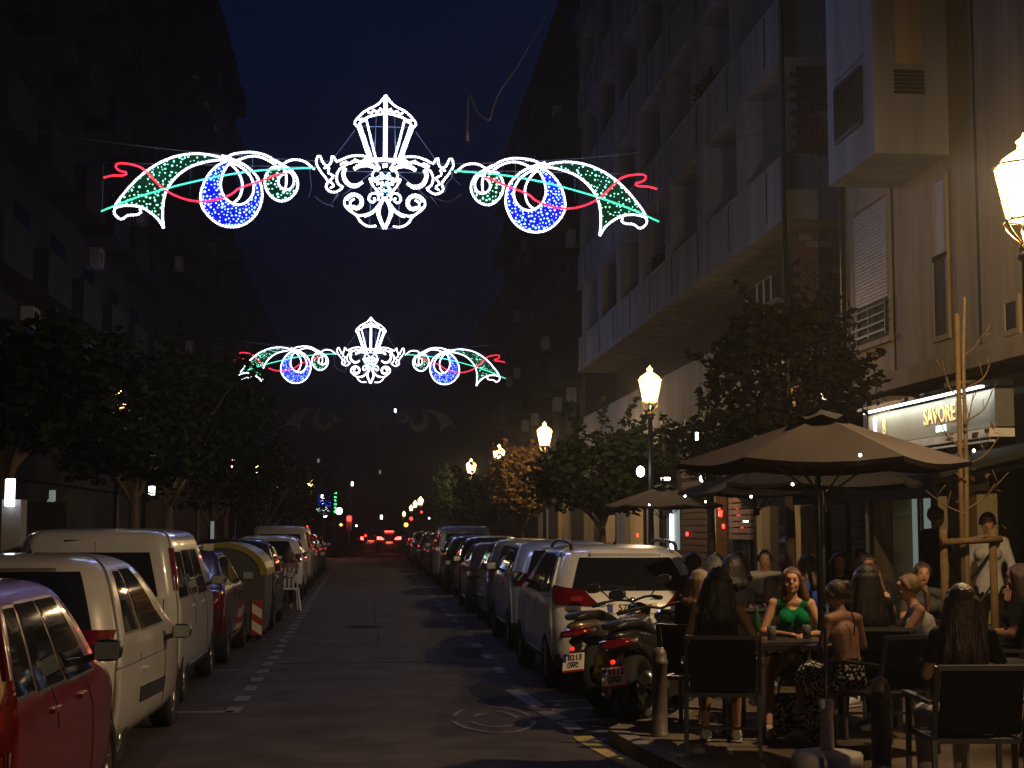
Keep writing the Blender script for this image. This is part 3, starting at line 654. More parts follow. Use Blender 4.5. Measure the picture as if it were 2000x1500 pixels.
# ---------------------------------------------------------------- trees
def tree(name, x, y, h0, h1, rad, label, leaf, n_, s, seed, cl=14, group='street trees', trunk=.09, lean=0, sx_=1, sz_=1):
    r = random.Random(seed); o = empty(name, (x, y, .1), 0, label, 'tree', group); zc = (h0+h1)/2-.1
    b = MB(); b.tube(cr([(0,0,-.05),(.03,.02,h0*.5),(lean*.5,0,h0),(lean,.02,zc)], 4), lambda i: trunk*(1-.045*i), 8)
    tips = []
    for i in range(cl):
        a = r.uniform(0, 2*pi); el = r.uniform(-.9, 1); rr = rad*r.uniform(.35,.85)
        t = V((lean+rr*cos(a)*math.sqrt(1-el*el*.7)*sx_, rr*sin(a)*math.sqrt(1-el*el*.7), zc+el*(h1-h0)*.40)); tips.append(t)
        st = V((lean*.6,0,h0*r.uniform(.75,1.05))); mid = (st+t)/2+V((0,0,.15)); b.tube(cr([st,mid,t],3), lambda i: trunk*(.42-.05*i), 5)
    b.build('trunk', 'bark', o)
    b = MB()
    for i, t in enumerate(tips): leaves(b, t, rad*r.uniform(.3,.52), n_//cl, s, seed*77+i, sc3=(1,1,.8), hollow=.1)
    for i in range(9):                       # shoots that break the outline
        a = r.uniform(0, 2*pi); el = r.uniform(.1, 1.1); d = V((cos(a)*cos(el), sin(a)*cos(el), sin(el))); q0 = V((lean,0,zc))+d*rad*.8*V((1,1,1)).length/1.73
        for t_ in range(5): leaves(b, q0+d*rad*.1*t_+V((0,0,.02*t_)), .13-.015*t_, 9, s*.9, seed*31+i*7+t_, hollow=.1)
    leaves(b, (lean,0,zc), rad*.95, n_//3, s, seed*5, sc3=(sx_,1,(h1-h0)/2/rad), hollow=.55)
    b.build('crown', leaf, o, kind='stuff'); return o
tree('street_tree', at(1535,700,20.5).x, 20.5, 2.75, 4.75, 1.2, 'dark leafy tree behind the large parasol, its shoots standing out against the facade', 'leaf_mixed', 3000, .075, 3)
tree('street_tree', at(1175,900,31).x, 31, 2.0, 3.75, 1.3, 'broad dark green tree under the second street lamp', 'leaf_green', 3600, .085, 4, sx_=1.1)
tree('street_tree', at(1020,930,44.5).x, 44.5, 1.9, 4.1, 1.15, 'tree with leaves lit orange by the lamp beside it', 'leaf_lamplit', 3600, .08, 5)
tree('street_tree', at(940,950,56).x, 56, 1.7, 3.6, 1.3, 'dark tree between the orange one and the distant lamp', 'leaf_dark', 2200, .09, 6)
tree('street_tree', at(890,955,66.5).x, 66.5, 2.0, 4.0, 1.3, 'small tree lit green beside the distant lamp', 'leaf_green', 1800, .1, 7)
tree('street_tree', at(1385,900,26.3).x, 26.3, 2.6, 3.7, .8, 'thin tree squeezed between the timber shopfront and the dark parasol', 'leaf_dark', 1400, .07, 8)
for i, (px, Y, h0, h1, rad, lb) in enumerate(((10,20,2.6,4.5,1.5,'tall black crowned tree at the left edge behind the white van'),(262,28.0,2.5,4.7,1.3,'broad leafy tree with a lamp glinting through it behind the white van'),(330,31,2.4,5.4,1.9,'dark tree over the yellow lidded container'),(415,38.5,2.0,5.2,1.9,'dark tree above the far white cars'),(440,46,2.2,6.2,2.0,'tree whose leaves cover the left tip of the second ornament'),(520,56,1.7,4.6,1.9,'distant dark tree left of the road'),(575,70,1.7,4.6,2.0,'farthest tree of the left row beside the parking sign'))):
    tree('street_tree', at(px,900,Y).x, Y, h0, h1, rad, lb, 'leaf_dark' if i != 1 else 'leaf_green', 3600 if i < 2 else 2300, .09, 20+i, cl=16, trunk=.12)
# young tree with its stake and timber guard
yt = empty('young_tree', (at(1888,1100,13.6).x, 13.6, .115), 0, 'bare young tree tied to a tall wooden stake at the edge of the terrace', 'tree', 'street trees')
b = MB(); b.tube(cr([(0.02,0,0),(.0,0,1.2),(.03,.02,2.2),(.02,0,3.1),(.05,0,3.75)],4), lambda i: .03*(1-.035*i), 7)
r = random.Random(5)
for z0, dx, dz in ((1.75,-.36,.22),(1.8,.42,.34),(2.2,.3,.28),(2.35,-.3,.3),(2.6,.32,.3),(2.8,-.22,.35),(2.9,.28,.25),(3.2,.2,.2),(2.05,-.2,.2),(2.5,.15,.42)):
    q = cr([(.02,0,z0),(.02+dx*.5,r.uniform(-.1,.1),z0+dz*.35),(.02+dx,r.uniform(-.15,.15),z0+dz)],4); b.tube(q, lambda i: .0095-.0008*i, 5)
    for t in (4, 6): p0 = q[t]; b.tube([p0, p0+V((r.uniform(-.1,.1), r.uniform(-.05,.05), r.uniform(.08,.16)))], .0035, 4)
b.build('trunk', 'bark_young', yt)
b = MB(); leaves(b, (.12,0,2.35), .3, 26, .045, 9); leaves(b, (.2,0,1.75), .3, 10, .04, 19); b.build('crown', 'leaf_lamplit', yt, kind='stuff')
MB().tube([(-.035,.02,0),(-.02,.02,3.6)], .024, 8).build('stake', 'stake_wood', yt)
gd = empty('tree_guard', (yt.location.x, 13.55, .115), .05, 'timber tree guard of two posts and a rail round the young tree', 'tree guard')
for xx in (-.235, .235): MB().tube([(xx,0,0),(xx,0,1.62)], .036, 10).build('post', 'stake_wood', gd)
MB().tube([(-.28,-.045,1.5),(.30,-.045,1.53)], .032, 10).build('rail', 'stake_wood', gd)
MB().tube(cr([(-.23,0,1.1),(-.1,-.02,.98),(.0,-.03,.9),(.1,-.02,.98),(.24,0,1.15)],4), .012, 5).build('tie', 'rubber', gd)
# ---------------------------------------------------------------- signs and signals far down the street
def sign_post(x, y, z1, label, cat, name):
    o = empty(name, (x, y, .115), 0, label, cat); MB().tube([(0,0,0),(0,0,z1-.115)], .04, 8).build('pole', 'iron', o); return o
p = at(632, 977, 80); o = sign_post(p.x, 80, p.z-.5, 'blue parking sign with a white P above a lit white panel', 'sign', 'parking_sign'); zz = p.z-.115
MB().box(-.36,.36,-.05,.05,zz-.32,zz+.32).build('sign_panel', 'blue_sign', o); text('P', .62, 'bulb_cool', o, (0,-.056,zz+.02), (pi/2,0,0), bold=.02)
MB().box(-.36,.36,-.05,.05,zz-.56,zz-.35).build('sign_panel', 'sign_white', o); MB().box(-.22,.22,-.05,.05,zz-.8,zz-.58).build('sign_panel', 'interior_cool', o)
p = at(655, 983, 84); o = sign_post(p.x, 84, p.z, 'narrow vertical green neon sign right of the parking sign', 'sign', 'neon_sign')
for i in range(6): MB().box(-.07,.07,-.05,.05,p.z-.115-.5+i*.2,p.z-.115-.5+i*.2+.11).build('neon_letter', 'green_glow', o)
def signal(px, py, Y, k, label, r=.1):
    p = at(px, py, Y); o = sign_post(p.x, Y, p.z-.3, label, 'traffic light', 'traffic_light'); zz = p.z-.115
    MB().box(-.15,.15,-.1,.12,zz-.7,zz+.2).build('signal_head', 'black', o)
    MB().lathe([(.001,-.125),(r*.7,-.12),(r,-.10)], (0,0,zz), 14, 'y').build('signal_lens', k, o)
    for q in (.25,.5): MB().lathe([(.001,-.112),(.08,-.105)], (0,0,zz-q), 12, 'y').build('signal_lens', 'void', o)
    return o
signal(682, 1013, 88, 'red_glow', 'traffic light showing a strong red left of the road', .15)
signal(803, 1013, 88, 'red_glow', 'traffic light showing red right of the road under the far lamps', .1); signal(793, 1025, 90, 'amber_glow', 'traffic light with an amber glow low on the right', .12)
for px, py, Y, lb in ((662,998,86,'large white shop lamp just left of the red traffic light'),(634,1006,82,'small warm lamp under the parking sign')):
    MB().sphere(at(px,py,Y), .2 if px == 662 else .13, 10).build('shop_lamp', 'bulb_cool' if px == 662 else 'lamp_core', None, label=lb, cat='lamp')
li = bpy.data.lights.new('signal_light', 'POINT'); li.energy = 60; li.color = (1,.04,.03); q = bpy.data.objects.new('signal_light', li); col.objects.link(q); q.location = at(684,1013,87.5)
# lit shop tubes and signs behind the left trees
for i, (px, py, Y, w, h, k, lb) in enumerate(((18,962,17,.07,.28,'shop_light','upright white tube light over the pale pillar at the left edge'),(101,968,20,.05,.12,'interior_cool','greenish glowing shop sign between the left pillars'),(296,957,36,.11,.2,'bulb_cool','cold white shop lamp shining through leaves left of the container'),(414,1040,33,.05,.45,'interior_cool','narrow lit shop doorway edge beyond the container'),(97,1000,20,.05,.3,'interior_cool','thin greenish light strip below the glowing shop sign'))):
    p = at(px, py, Y); MB().box(p.x-w/2,p.x+w/2,Y-.04,Y+.04,p.z-h/2,p.z+h/2).box(p.x-w/2-.01,p.x+w/2+.01,Y+.04,Y+.07,p.z-h/2-.01,p.z+h/2+.01).build('shop_light', k, None, label=lb, cat='light')
p = at(25, 1040, 17.2); MB().box(p.x-.1,p.x+.1,17.1,17.4,.1,2.05).build('pillar', 'pale_wall', None, label='pale square pillar at the left edge behind the cream car', cat='pillar')
p = at(45, 1020, 18.6); b = MB().box(p.x-.1,p.x+.5,18.6,18.7,.1,2.05); b.build('hoarding', 'dark_wall', None, label='brownish lit doorway panel beside the pale left pillar', cat='panel')
for i,(px,py,Y) in enumerate(((688,945,150),(742,922,236),(772,802,236),(622,900,100),(884,1000,70),(908,1012,72),(745,1010,140),(1130,990,60),(865,1003,72))):
    p = at(px,py,Y); MB().box(p.x-Y*.0005,p.x+Y*.0005,Y-.05,Y,p.z-Y*.0011,p.z+Y*.0011).box(p.x-Y*.0007,p.x+Y*.0007,Y,Y+.05,p.z-Y*.0013,p.z+Y*.0013).build('lit_window', 'interior_cool' if i % 2 else 'shop_light', None, label='tiny lit window %s' % ['left of the sky gap above the red signal','low in the dark sky gap centre','as a single speck under the third ornament','on the left facade above the far lamps','white behind the green container','right of the green container','just above the far red car lights','pale between trees right of the silver cars','left behind the green container lid'][i], cat='window')
for i, (px, py, Y, r_, k, lb) in enumerate(((666,1025,95,.08,'amber_glow','small amber lamp below the white shop lamp'),(696,1027,110,.07,'bulb_cool','tiny white headlamp point beside the red signal'),(600,1029,75,.06,'red_glow','tiny red point low over the far left cars'),(714,1046,112,.09,'red_glow','red point left of the braking cars'),(543,951,60,.05,'bulb','pale point in the leaves under a left lamp'),(823,1000,90,.07,'red_glow','small red point under the far lamps'),(838,1012,86,.05,'bulb_cool','small white point over the right hand cars'))):
    MB().sphere(at(px,py,Y), r_, 10).build('distant_light', k, None, label=lb, cat='light')
# tar seams on the asphalt
for i, P in enumerate((((-1.15,20.2),(0,20.3),(1.3,20.2)),((.12,23),(.16,26),(.1,31),(.14,37)))):
    q = cr([(a,b_,0) for a, b_ in P], 5); b = MB()
    for a, c in zip(q, q[1:]):
        d = (c-a).normalized(); nn = V((d.y,-d.x,0))*(.006+.010*rnd.random()); b.prism([((a-nn).x,(a-nn).y),((a+nn).x,(a+nn).y),((c+nn).x,(c+nn).y),((c-nn).x,(c-nn).y)], lambda u, v, t: (u,v,t), .001, .005)
    b.build('tar_seam', 'patch', road)
# ---------------------------------------------------------------- cars
SPEC = {
 'city': (3.60, .79, [(.20,.14,3.48,.73,.2,.35),(.30,.04,3.56,.80,.22,.4),(.52,.0,3.60,.825,.24,.45),(.78,.03,3.52,.825,.24,.45),(.93,.08,3.12,.81,.30,.4),(1.02,.12,2.72,.79,.30,.32),(1.25,.21,2.28,.725,.29,.28),(1.42,.34,1.95,.65,.28,.26),(1.50,.48,1.72,.565,.27,.24),(1.54,.68,1.5,.44,.24,.22),(1.555,.95,1.28,.26,.13,.13)]),
 'suv': (4.16, .87, [(.26,.14,4.03,.78,.2,.4),(.38,.05,4.1,.85,.24,.45),(.62,.0,4.16,.87,.26,.5),(.86,.02,4.08,.87,.28,.5),(1.0,.07,3.7,.855,.30,.45),(1.08,.12,3.15,.83,.30,.35),(1.28,.30,2.72,.755,.29,.3),(1.43,.46,2.42,.69,.28,.26),(1.50,.60,2.2,.625,.27,.24),(1.54,.80,1.95,.5,.25,.22),(1.555,1.1,1.65,.3,.15,.15)]),
 'van': (4.2, .86, [(.25,.10,4.05,.80,.12,.4),(.4,.02,4.15,.86,.14,.45),(.7,.0,4.2,.875,.14,.5),(.95,.01,4.0,.875,.14,.45),(1.06,.015,3.5,.865,.14,.4),(1.15,.02,3.25,.855,.13,.3),(1.4,.05,2.9,.81,.13,.26),(1.62,.09,2.6,.765,.13,.24),(1.73,.14,2.42,.72,.14,.2),(1.78,.24,2.25,.62,.15,.2),(1.80,.5,2.0,.42,.15,.15)]),
 'sedan': (4.3, .86, [(.2,.14,4.2,.76,.2,.4),(.32,.04,4.26,.84,.24,.45),(.6,.0,4.3,.86,.26,.5),(.85,.04,4.2,.86,.26,.5),(.95,.10,3.6,.845,.24,.4),(1.0,.22,3.2,.82,.22,.3),(1.2,.55,2.75,.74,.2,.26),(1.36,.85,2.42,.66,.2,.22),(1.42,1.05,2.2,.58,.2,.2),(1.445,1.4,1.9,.34,.15,.15)]),
 'panda': (3.4, .78, [(.22,.14,3.28,.72,.15,.3),(.32,.04,3.36,.78,.18,.4),(.55,.0,3.4,.80,.2,.45),(.80,.03,3.32,.80,.2,.45),(.93,.06,2.95,.79,.2,.4),(1.0,.08,2.6,.775,.2,.3),(1.22,.16,2.25,.72,.18,.26),(1.38,.25,1.98,.66,.18,.22),(1.45,.34,1.8,.6,.18,.2),(1.485,.5,1.6,.5,.18,.2),(1.50,.8,1.3,.3,.15,.15)])}
def surf(kind):
    L_, hw, lv = SPEC[kind]; P = []
    for i in range(len(lv)-1):
        a, b, c, d = lv[max(0,i-1)], lv[i], lv[i+1], lv[min(len(lv)-1,i+2)]
        for t in (0, .34, .67): P.append(tuple(.5*((2*b[k])+(c[k]-a[k])*t+(2*a[k]-5*b[k]+4*c[k]-d[k])*t*t+(3*b[k]-a[k]-3*c[k]+d[k])*t**3) for k in range(6)))
    P.append(lv[-1])
    def lev(z):
        for i in range(len(P)-1):
            if P[i+1][0] >= z or i == len(P)-2:
                t = (z-P[i][0])/max(1e-6, P[i+1][0]-P[i][0]); return [P[i][k]+(P[i+1][k]-P[i][k])*t for k in range(6)]
    def pt(z, q, L=None):
        z_, yr, yf, w, rr, rf = L or lev(z); s = -1 if q < 0 else 1; q = abs(q)
        if q <= 1: x = q*(w-rr); y = yr
        elif q <= 2: a = (q-1)*pi/2; x = w-rr+rr*sin(a); y = yr+rr*(1-cos(a))
        elif q <= 3: x = w; y = yr+rr+(yf-rf-yr-rr)*(q-2)
        elif q <= 4: a = (q-3)*pi/2; x = w-rf+rf*cos(a); y = yf-rf+rf*sin(a)
        else: x = (w-rf)*(5-q); y = yf
        u = y/L_; x *= 1-.10*max(0,(u-.62)/.38)**2-.045*max(0,(.3-u)/.3)**2
        if q < 2: y += .07*(x/w)**2*(1 if z_ > .4 else .6)
        if q > 3: y -= .10*(x/w)**2
        return V((s*x, y, z_))
    return lev, pt, P, L_, hw
QS = [0,.25,.5,.75,1] + [1+i/9 for i in range(1,10)] + [2+i/16 for i in range(1,17)] + [3+i/5 for i in range(1,6)] + [4.25,4.5,4.75,5]
def patch(pt, c, n=6, m_=5, off=.004, b=None):    # c: corners (z,q) lower-near, lower-far, upper-far, upper-near
    b = b or MB(); sm = b.smooth; b.smooth = True; g = []
    for j in range(m_+1):
        v = j/m_
        for i in range(n+1):
            u = i/n; z = (c[0][0]*(1-u)+c[1][0]*u)*(1-v)+(c[3][0]*(1-u)+c[2][0]*u)*v; q = (c[0][1]*(1-u)+c[1][1]*u)*(1-v)+(c[3][1]*(1-u)+c[2][1]*u)*v
            p = pt(z, q); e = .01; s = 1 if q >= 0 else -1
            n_ = (pt(z, q+e)-pt(z, q-e)).cross(pt(z+e, q)-pt(z-e, q)); n_.normalize()
            if n_.dot(p-V((0, 1.9, .7))) < 0: n_ = -n_
            g.append((p, p+n_*off, n_))
    A_ = [x[1] for x in g]; W = n+1; fs = [(j*W+i, j*W+i+1, (j+1)*W+i+1, (j+1)*W+i) for j in range(m_) for i in range(n)]
    ring = [i for i in range(W)] + [j*W+n for j in range(1, m_+1)] + [m_*W+i for i in range(n-1, -1, -1)] + [j*W for j in range(m_-1, 0, -1)]
    b.add(A_, fs); b.smooth = False
    b.add([A_[i] for i in ring]+[g[i][0]-g[i][2]*.01 for i in ring], [(i, (i+1)%len(ring), len(ring)+(i+1)%len(ring), len(ring)+i) for i in range(len(ring))]); b.smooth = sm; return b
def wheel(par, x, y, r=.31, w=.19, detail=True):
    s = 1 if x > 0 else -1
    prof = [(r*.66,-w/2),(r*.9,-w/2),(r*.985,-w*.38),(r,-w*.25),(r,w*.25),(r*.985,w*.38),(r*.9,w/2),(r*.66,w/2),(r*.62,w*.3),(r*.62,-w*.3),(r*.66,-w/2)]
    o = MB().lathe(prof, (0,0,0), 26, 'x').build('wheel', 'rubber', par); o.location = (x-s*w/2, y, r)
    b = MB(); b.lathe([(r*.63,w*.34*s),(r*.6,w*.42*s),(r*.56,w*.3*s),(r*.55,.0)], (0,0,0), 22, 'x'); b.lathe([(.001,w*.36*s),(r*.16,w*.36*s),(r*.18,w*.2*s)], (0,0,0), 12, 'x')
    for k in range(5):
        a = 2*pi*k/5+.3
        for d in (-.12,.12): b.bar((w*.28*s, r*.12*cos(a), r*.12*sin(a)), (w*.3*s, r*.58*cos(a+d), r*.58*sin(a+d)), .022, .03, up=(1,0,0))
    b.build('rim', 'rim', o)
    MB().lathe([(r*.55,w*.02*s),(.001,w*.0)], (0,0,0), 20, 'x').build('brake_disc', 'black', o)
def car(kind, x, y, rz, body, label, plate=None, name='parked_car', rr=.31, group='cars parked along the kerb', rails=False, plate_z=.72, tl='taillight', opts=()):
    lev, pt, P, L_, hw = surf(kind); o = empty(name, (x, y, 0), rz, label, 'van' if kind == 'van' else 'car', group)
    b = MB(); b.smooth = True; N = len(QS); ring = QS + [-q for q in QS[-2:0:-1]]; n = len(ring)
    for Lv in P:
        b.v += [tuple(pt(Lv[0], q, Lv) + (V((0,0,-.02*((abs(q)-2.5)/.5)**2*0)))) for q in ring]
    for j in range(len(P)-1):
        for i in range(n): b.f.append([j*n+i, j*n+(i+1)%n, (j+1)*n+(i+1)%n, (j+1)*n+i]); b.mi.append(0); b.sm.append(True)
    top = (len(P)-1)*n; cy_ = (P[-1][1]+P[-1][2])/2
    b.v.append((0, cy_, P[-1][0]+.006)); ci = len(b.v)-1
    for i in range(n): b.f.append([top+i, top+(i+1)%n, ci]); b.mi.append(0); b.sm.append(True)
    b.f.append(list(range(n))[::-1]); b.mi.append(0); b.sm.append(False)
    bo = b.build('body', [body, 'black'], o)
    wy = {'city': (.56,3.02),'suv': (.72,3.26),'van': (.72,3.42),'sedan': (.82,3.42),'panda': (.58,2.82)}[kind]
    cut = MB()
    for yy in wy:
        for s in (1,-1):
            cut.lathe([(.0001,s*(hw-.27)),(rr+.055,s*(hw-.27)),(rr+.055,s*(hw+.2)),(.0001,s*(hw+.2))][::s], (0,yy,rr+.01), 28, 'x')
    co = obj('wheel_cutter', cut.mesh('wheel_cutter', 'black')); md = bo.modifiers.new('arches', 'BOOLEAN'); md.object = co; md.solver = 'EXACT'
    try: md.material_mode = 'TRANSFER'
    except Exception: pass
    apply_mods(bo); bpy.data.objects.remove(co)
    for yy in wy:
        for s in (1,-1): wheel(o, s*(hw-.005), yy, rr)
    zt = lev(9)[0]; H = P[-1][0]
    gl = {'city': dict(rw=(.80,1.42,1.38,1.32),sd=[(.98,1.42,(.10,.34),(.17,.38)),(.97,1.43,(.37,.82),(.41,.80))],tl=[(.78,.99,.82,1.75)]),
          'suv': dict(rw=(1.07,1.41,1.25,1.2),sd=[(1.06,1.42,(.07,.19),(.15,.21)),(1.04,1.44,(.22,.46),(.24,.50)),(1.03,1.44,(.48,.80),(.525,.86))],tl=[(.90,1.10,.62,1.9)]),
          'van': dict(rw=(1.12,1.56,.93,.88),sd=[(1.1,1.56,(.04,.24),(.05,.24)),(1.1,1.57,(.27,.52),(.27,.54)),(1.08,1.57,(.55,.83),(.57,.83))],tl=[(1.18,1.60,1.6,2.025)]),
          'sedan': dict(rw=(.99,1.33,.92,.85),sd=[(1.0,1.34,(.07,.24),(.06,.26)),(.99,1.35,(.27,.48),(.29,.56)),(.98,1.35,(.5,.86),(.58,.92))],tl=[(.72,.9,.7,1.8)]),
          'panda': dict(rw=(.99,1.35,.95,.86),sd=[(.98,1.37,(.06,.22),(.10,.23)),(.97,1.38,(.25,.52),(.26,.54)),(.96,1.38,(.55,.86),(.57,.88))],tl=[(.76,1.06,1.1,2.03)])}[kind]
    z0, z1_, q0, q1 = gl['rw']; rw = patch(pt, [(z0,-q0),(z0,q0),(z1_,q1),(z1_,-q1)], 28, 14, .016).build('rear_window', 'glass_dark', o)
    b = MB(); p0 = pt(z0+.03, .05)+V((0,-.024,0)); p1 = pt(z0+.06, -.55)+V((0,-.024,0)); b.bar(p0, p1, .014, .01); b.lathe([(.001,-.02),(.02,-.015),(.02,.02)], p0, 8, 'y'); b.build('wiper', 'black', rw)
    for z0s, z1s, ql, qu in gl['sd']:
        for s in (1,-1): patch(pt, [(z0s-.018,s*(2+ql[0]-.008)),(z0s-.018,s*(2+ql[1]+.012)),(z1s+.014,s*(2+qu[1]+.012)),(z1s+.014,s*(2+qu[0]-.008))], 8, 4, .0015).build('window_trim', 'plastic_black', o)
        for s in (1,-1): patch(pt, [(z0s,s*(2+ql[0])),(z0s,s*(2+ql[1])),(z1s,s*(2+qu[1])),(z1s,s*(2+qu[0]))], 8, 4).build('side_window', 'glass_dark', o)
    wz = {'city': (1.04,1.44),'suv': (1.1,1.46),'van': (1.16,1.68),'sedan': (1.02,1.38),'panda': (1.02,1.41)}[kind]
    patch(pt, [(wz[0],-4.2),(wz[0],-5),(wz[1],-5),(wz[1],-4.1)], 5, 5).build('windscreen', 'glass_dark', o); ws = patch(pt, [(wz[0],4.2),(wz[0],5),(wz[1],5),(wz[1],4.1)], 5, 5).build('windscreen', 'glass_dark', o)
    for (a, c, q0, q1) in gl['tl']:
        for s in (1,-1):
            if kind == 'suv': cc = [(a+.01,s*.62),(a+.02,s*1.65),(c+.02,s*1.82),(c-.03,s*.98)]
            elif kind == 'city': cc = [(a+.02,s*.98),(a+.03,s*1.5),(c+.02,s*1.78),(c+.03,s*1.2)]
            else: cc = [(a,s*q0),(a,s*q1),(c,s*q1),(c,s*q0)]
            t_ = patch(pt, cc, 8, 3, .022).build('taillight', tl, o)
            f_ = lambda u, v: (cc[0][0]+(cc[3][0]-cc[0][0])*v, cc[0][1]+(cc[1][1]-cc[0][1])*u)
            patch(pt, [f_(.35,.3),f_(.6,.3),f_(.6,.6),f_(.35,.6)], 3, 2, .026).build('reversing_lens', 'taillight_lens', t_)
    for s in (1,-1): patch(pt, [(.62,s*3.5),(.62,s*4.4),(.78,s*4.3),(.8,s*3.2)], 6, 3, .01).build('headlight', 'glass_dark', o)
    # bumper skirt, seams, handles, plate
    patch(pt, [(P[0][0]+.02,-1.9),(P[0][0]+.02,1.9),(.40,1.9),(.40,-1.9)], 14, 2, .008).build('bumper_skirt', 'plastic_black', o)
    for s in (1,-1): patch(pt, [(.42,s*.85),(.42,s*1.2),(.46,s*1.2),(.46,s*.85)], 4, 1, .012).build('reflector', 'taillight', o)
    p = pt(gl['rw'][0]-.10 if kind != 'city' else .62, 0); MB().lathe([(.001,-.012),(.035,-.010),(.04,.0),(.04,.01)], (0,p.y,p.z), 14, 'y').build('badge', 'chrome', o)
    p = pt(P[0][0]+.3, 0); MB().box(-.16,.16,p.y-.014,p.y,p.z-.0,p.z+.02).build('tailgate_grip', 'plastic_black', o)
    b = MB()
    def seam(a): 
        pts = [pt(z, q) for z, q in a]; b.tube(pts, .005, 4)
    zb = gl['rw'][0]
    for s in (1,-1):
        seam([(.5,s*.98),(.6,s*.99),(.75,s*1.0),(zb-.02,s*1.05)])
        for q in ([.36,.70] if kind in ('van','suv','panda','sedan') else [.30,.68]):
            zl = P[0][0]+.1 if q > .36 else .75
            seam([(zl+(zb-zl)*t/6, s*(2+q)) for t in range(7)])
        if kind in ('city','suv'): seam([(zb-.06,s*(2.0+.06*t)) for t in range(12)])
    seam([(.5,-.98+1.96*t/8) for t in range(9)])
    if kind == 'van': seam([(.45+(P[-3][0]-.45)*t/10, .02) for t in range(11)])
    b.build('panel_gap', 'black', o, kind='stuff')
    for s in (1,-1):
        for q in ([.33,.60] if kind != 'city' else [.36]):
            p = pt(zb-.14, s*(2+q)); MB().box(p.x-.012,p.x+.012+.0,p.y-.09,p.y+.09,p.z-.012,p.z+.012)._mv((s*.012,0,0),(1,1,1),8).build('door_handle', body, o)
        if kind == 'city': patch(pt, [(.42,s*2.30),(.40,s*2.66),(.52,s*2.68),(.54,s*2.30)], 4, 2, .012).build('door_strip', 'plastic_black', o)
        else: patch(pt, [(P[0][0]+.03,s*2.22),(P[0][0]+.03,s*2.78),(P[0][0]+.10,s*2.78),(P[0][0]+.10,s*2.22)], 6, 1, .01).build('sill_strip', 'plastic_black', o)
        qm = {'city': .70,'suv': .80,'van': .83,'sedan': .83,'panda': .80}[kind]; p = pt(zb+.03, s*(2+qm))
        mb_ = MB(); mb_.bar(p, p+V((s*.09,.0,.03)), .05, .04); c = p+V((s*.15,0,.06)); mb_.loft([(c.y-.06,c.x,c.z,.07,.05),(c.y-.055,c.x,c.z,.08,.06),(c.y,c.x,c.z,.08,.06),(c.y+.06,c.x,c.z,.06,.045),(c.y+.08,c.x,c.z,.03,.02)], 12, 3); mo = mb_.build('mirror', 'plastic_black', o)
        MB().box(c.x-.066,c.x+.066,c.y-.068,c.y-.061,c.z-.046,c.z+.046).build('mirror_glass', 'mirror_glass', mo)
    p = pt(plate_z, 0); pl = MB().box(-.26,.26,p.y-.03,p.y-.004,plate_z-.055,plate_z+.055).build('number_plate', 'plate', o)
    MB().box(-.26,-.22,p.y-.0315,p.y-.029,plate_z-.05,plate_z+.05).build('plate_band', 'plate_blue', pl)
    if plate: text(plate, .098, 'ink', pl, (.02, p.y-.0305, plate_z), (pi/2,0,0), 'plate_lettering', .0015, .002)
    if rails:
        for s in (1,-1):
            q = [(s*(lev(1.5)[3]-.04), yy, zz) for yy, zz in ((.55,1.5),(.65,1.575),(1.2,1.60),(1.8,1.59),(2.15,1.52))]; MB().tube(cr(q,4), .02, 6).build('roof_rail', 'plastic_black', o)
    if kind != 'van': MB().tube([(0,P[-2][1]+.12,H-.02),(0,P[-2][1]-.02,H+.2)], lambda i: .006-.003*i, 5).lathe([(.03,H-.02),(.015,H+.03)], (0,P[-2][1]+.12,0), 8).build('antenna', 'black', o)
    if kind in ('city','suv','panda'):
        zs = gl['rw'][1]; patch(pt, [(zs+.015,-.96),(zs+.015,.96),(zs+.05,.9),(zs+.05,-.9)], 10, 1, .05 if kind == 'suv' else .03).build('roof_spoiler', body, o)
    return o
c = car('panda', -2.36, 6.85, R(-.5), 'paint_red', 'small dark red hatchback cut off by the left edge, nearest car', tl='taillight')
c = car('city', -2.60, 11.05, R(-2), 'paint_cream', 'cream white rounded city car parked behind the red one')
c = car('van', -2.66, 15.2, 0, 'paint_van', 'tall white van with twin rear doors beyond the cream city car', plate=None)
MB().box(-.30,-.12,.115,.135,1.64,1.69).build('high_brake_light', 'black', c); c.scale = (.96,1,.965)
car('sedan', -2.66, 19.6, 0, 'paint_darkred', 'dark red saloon between the white van and the yellow lidded container')
car('city', -2.4, 26.4, 0, 'paint_black', 'black hatchback just past the yellow lidded container')
car('suv', -2.45, 37.2, 0, 'paint_white', 'nearer of the two white cars on the far left', plate=None)
car('van', -2.5, 43.5, 0, 'paint_cream', 'pale tall car behind the nearer far left white one')
car('city', -2.5, 49, 0, 'paint_grey', 'grey hatchback low on the far left after the pale cars')
car('suv', -2.6, 54, 0, 'paint_darkred', 'dark reddish car second last on the left kerb'); car('sedan', -2.6, 60.5, 0, 'paint_black', 'black car last on the left kerb before the crossroads')
c = car('suv', 2.80, 16.3, R(.8), 'paint_white', 'white crossover with plate 5770 JGF parked behind the two motorcycles', '5770 JGF', rails=True, plate_z=.895)
p0 = MB().box(-.28,.0,.245,.252,1.10,1.15).build('paper_note', 'white_plastic', c)
car('suv', 2.85, 21.6, 0, 'paint_blue', 'pale bluish estate hidden behind the white crossover', rails=False)
car('city', 2.85, 26.6, 0, 'paint_silver', 'silver hatchback third along the right kerb')
car('sedan', 2.85, 31.0, 0, 'paint_grey', 'dark grey saloon fourth along the right kerb')
car('city', 2.9, 35.8, 0, 'paint_black', 'black hatchback with a dark roof in front of the pale van'); car('suv', 2.85, 40.4, 0, 'paint_black', 'black car with roof highlights right behind the pale van')
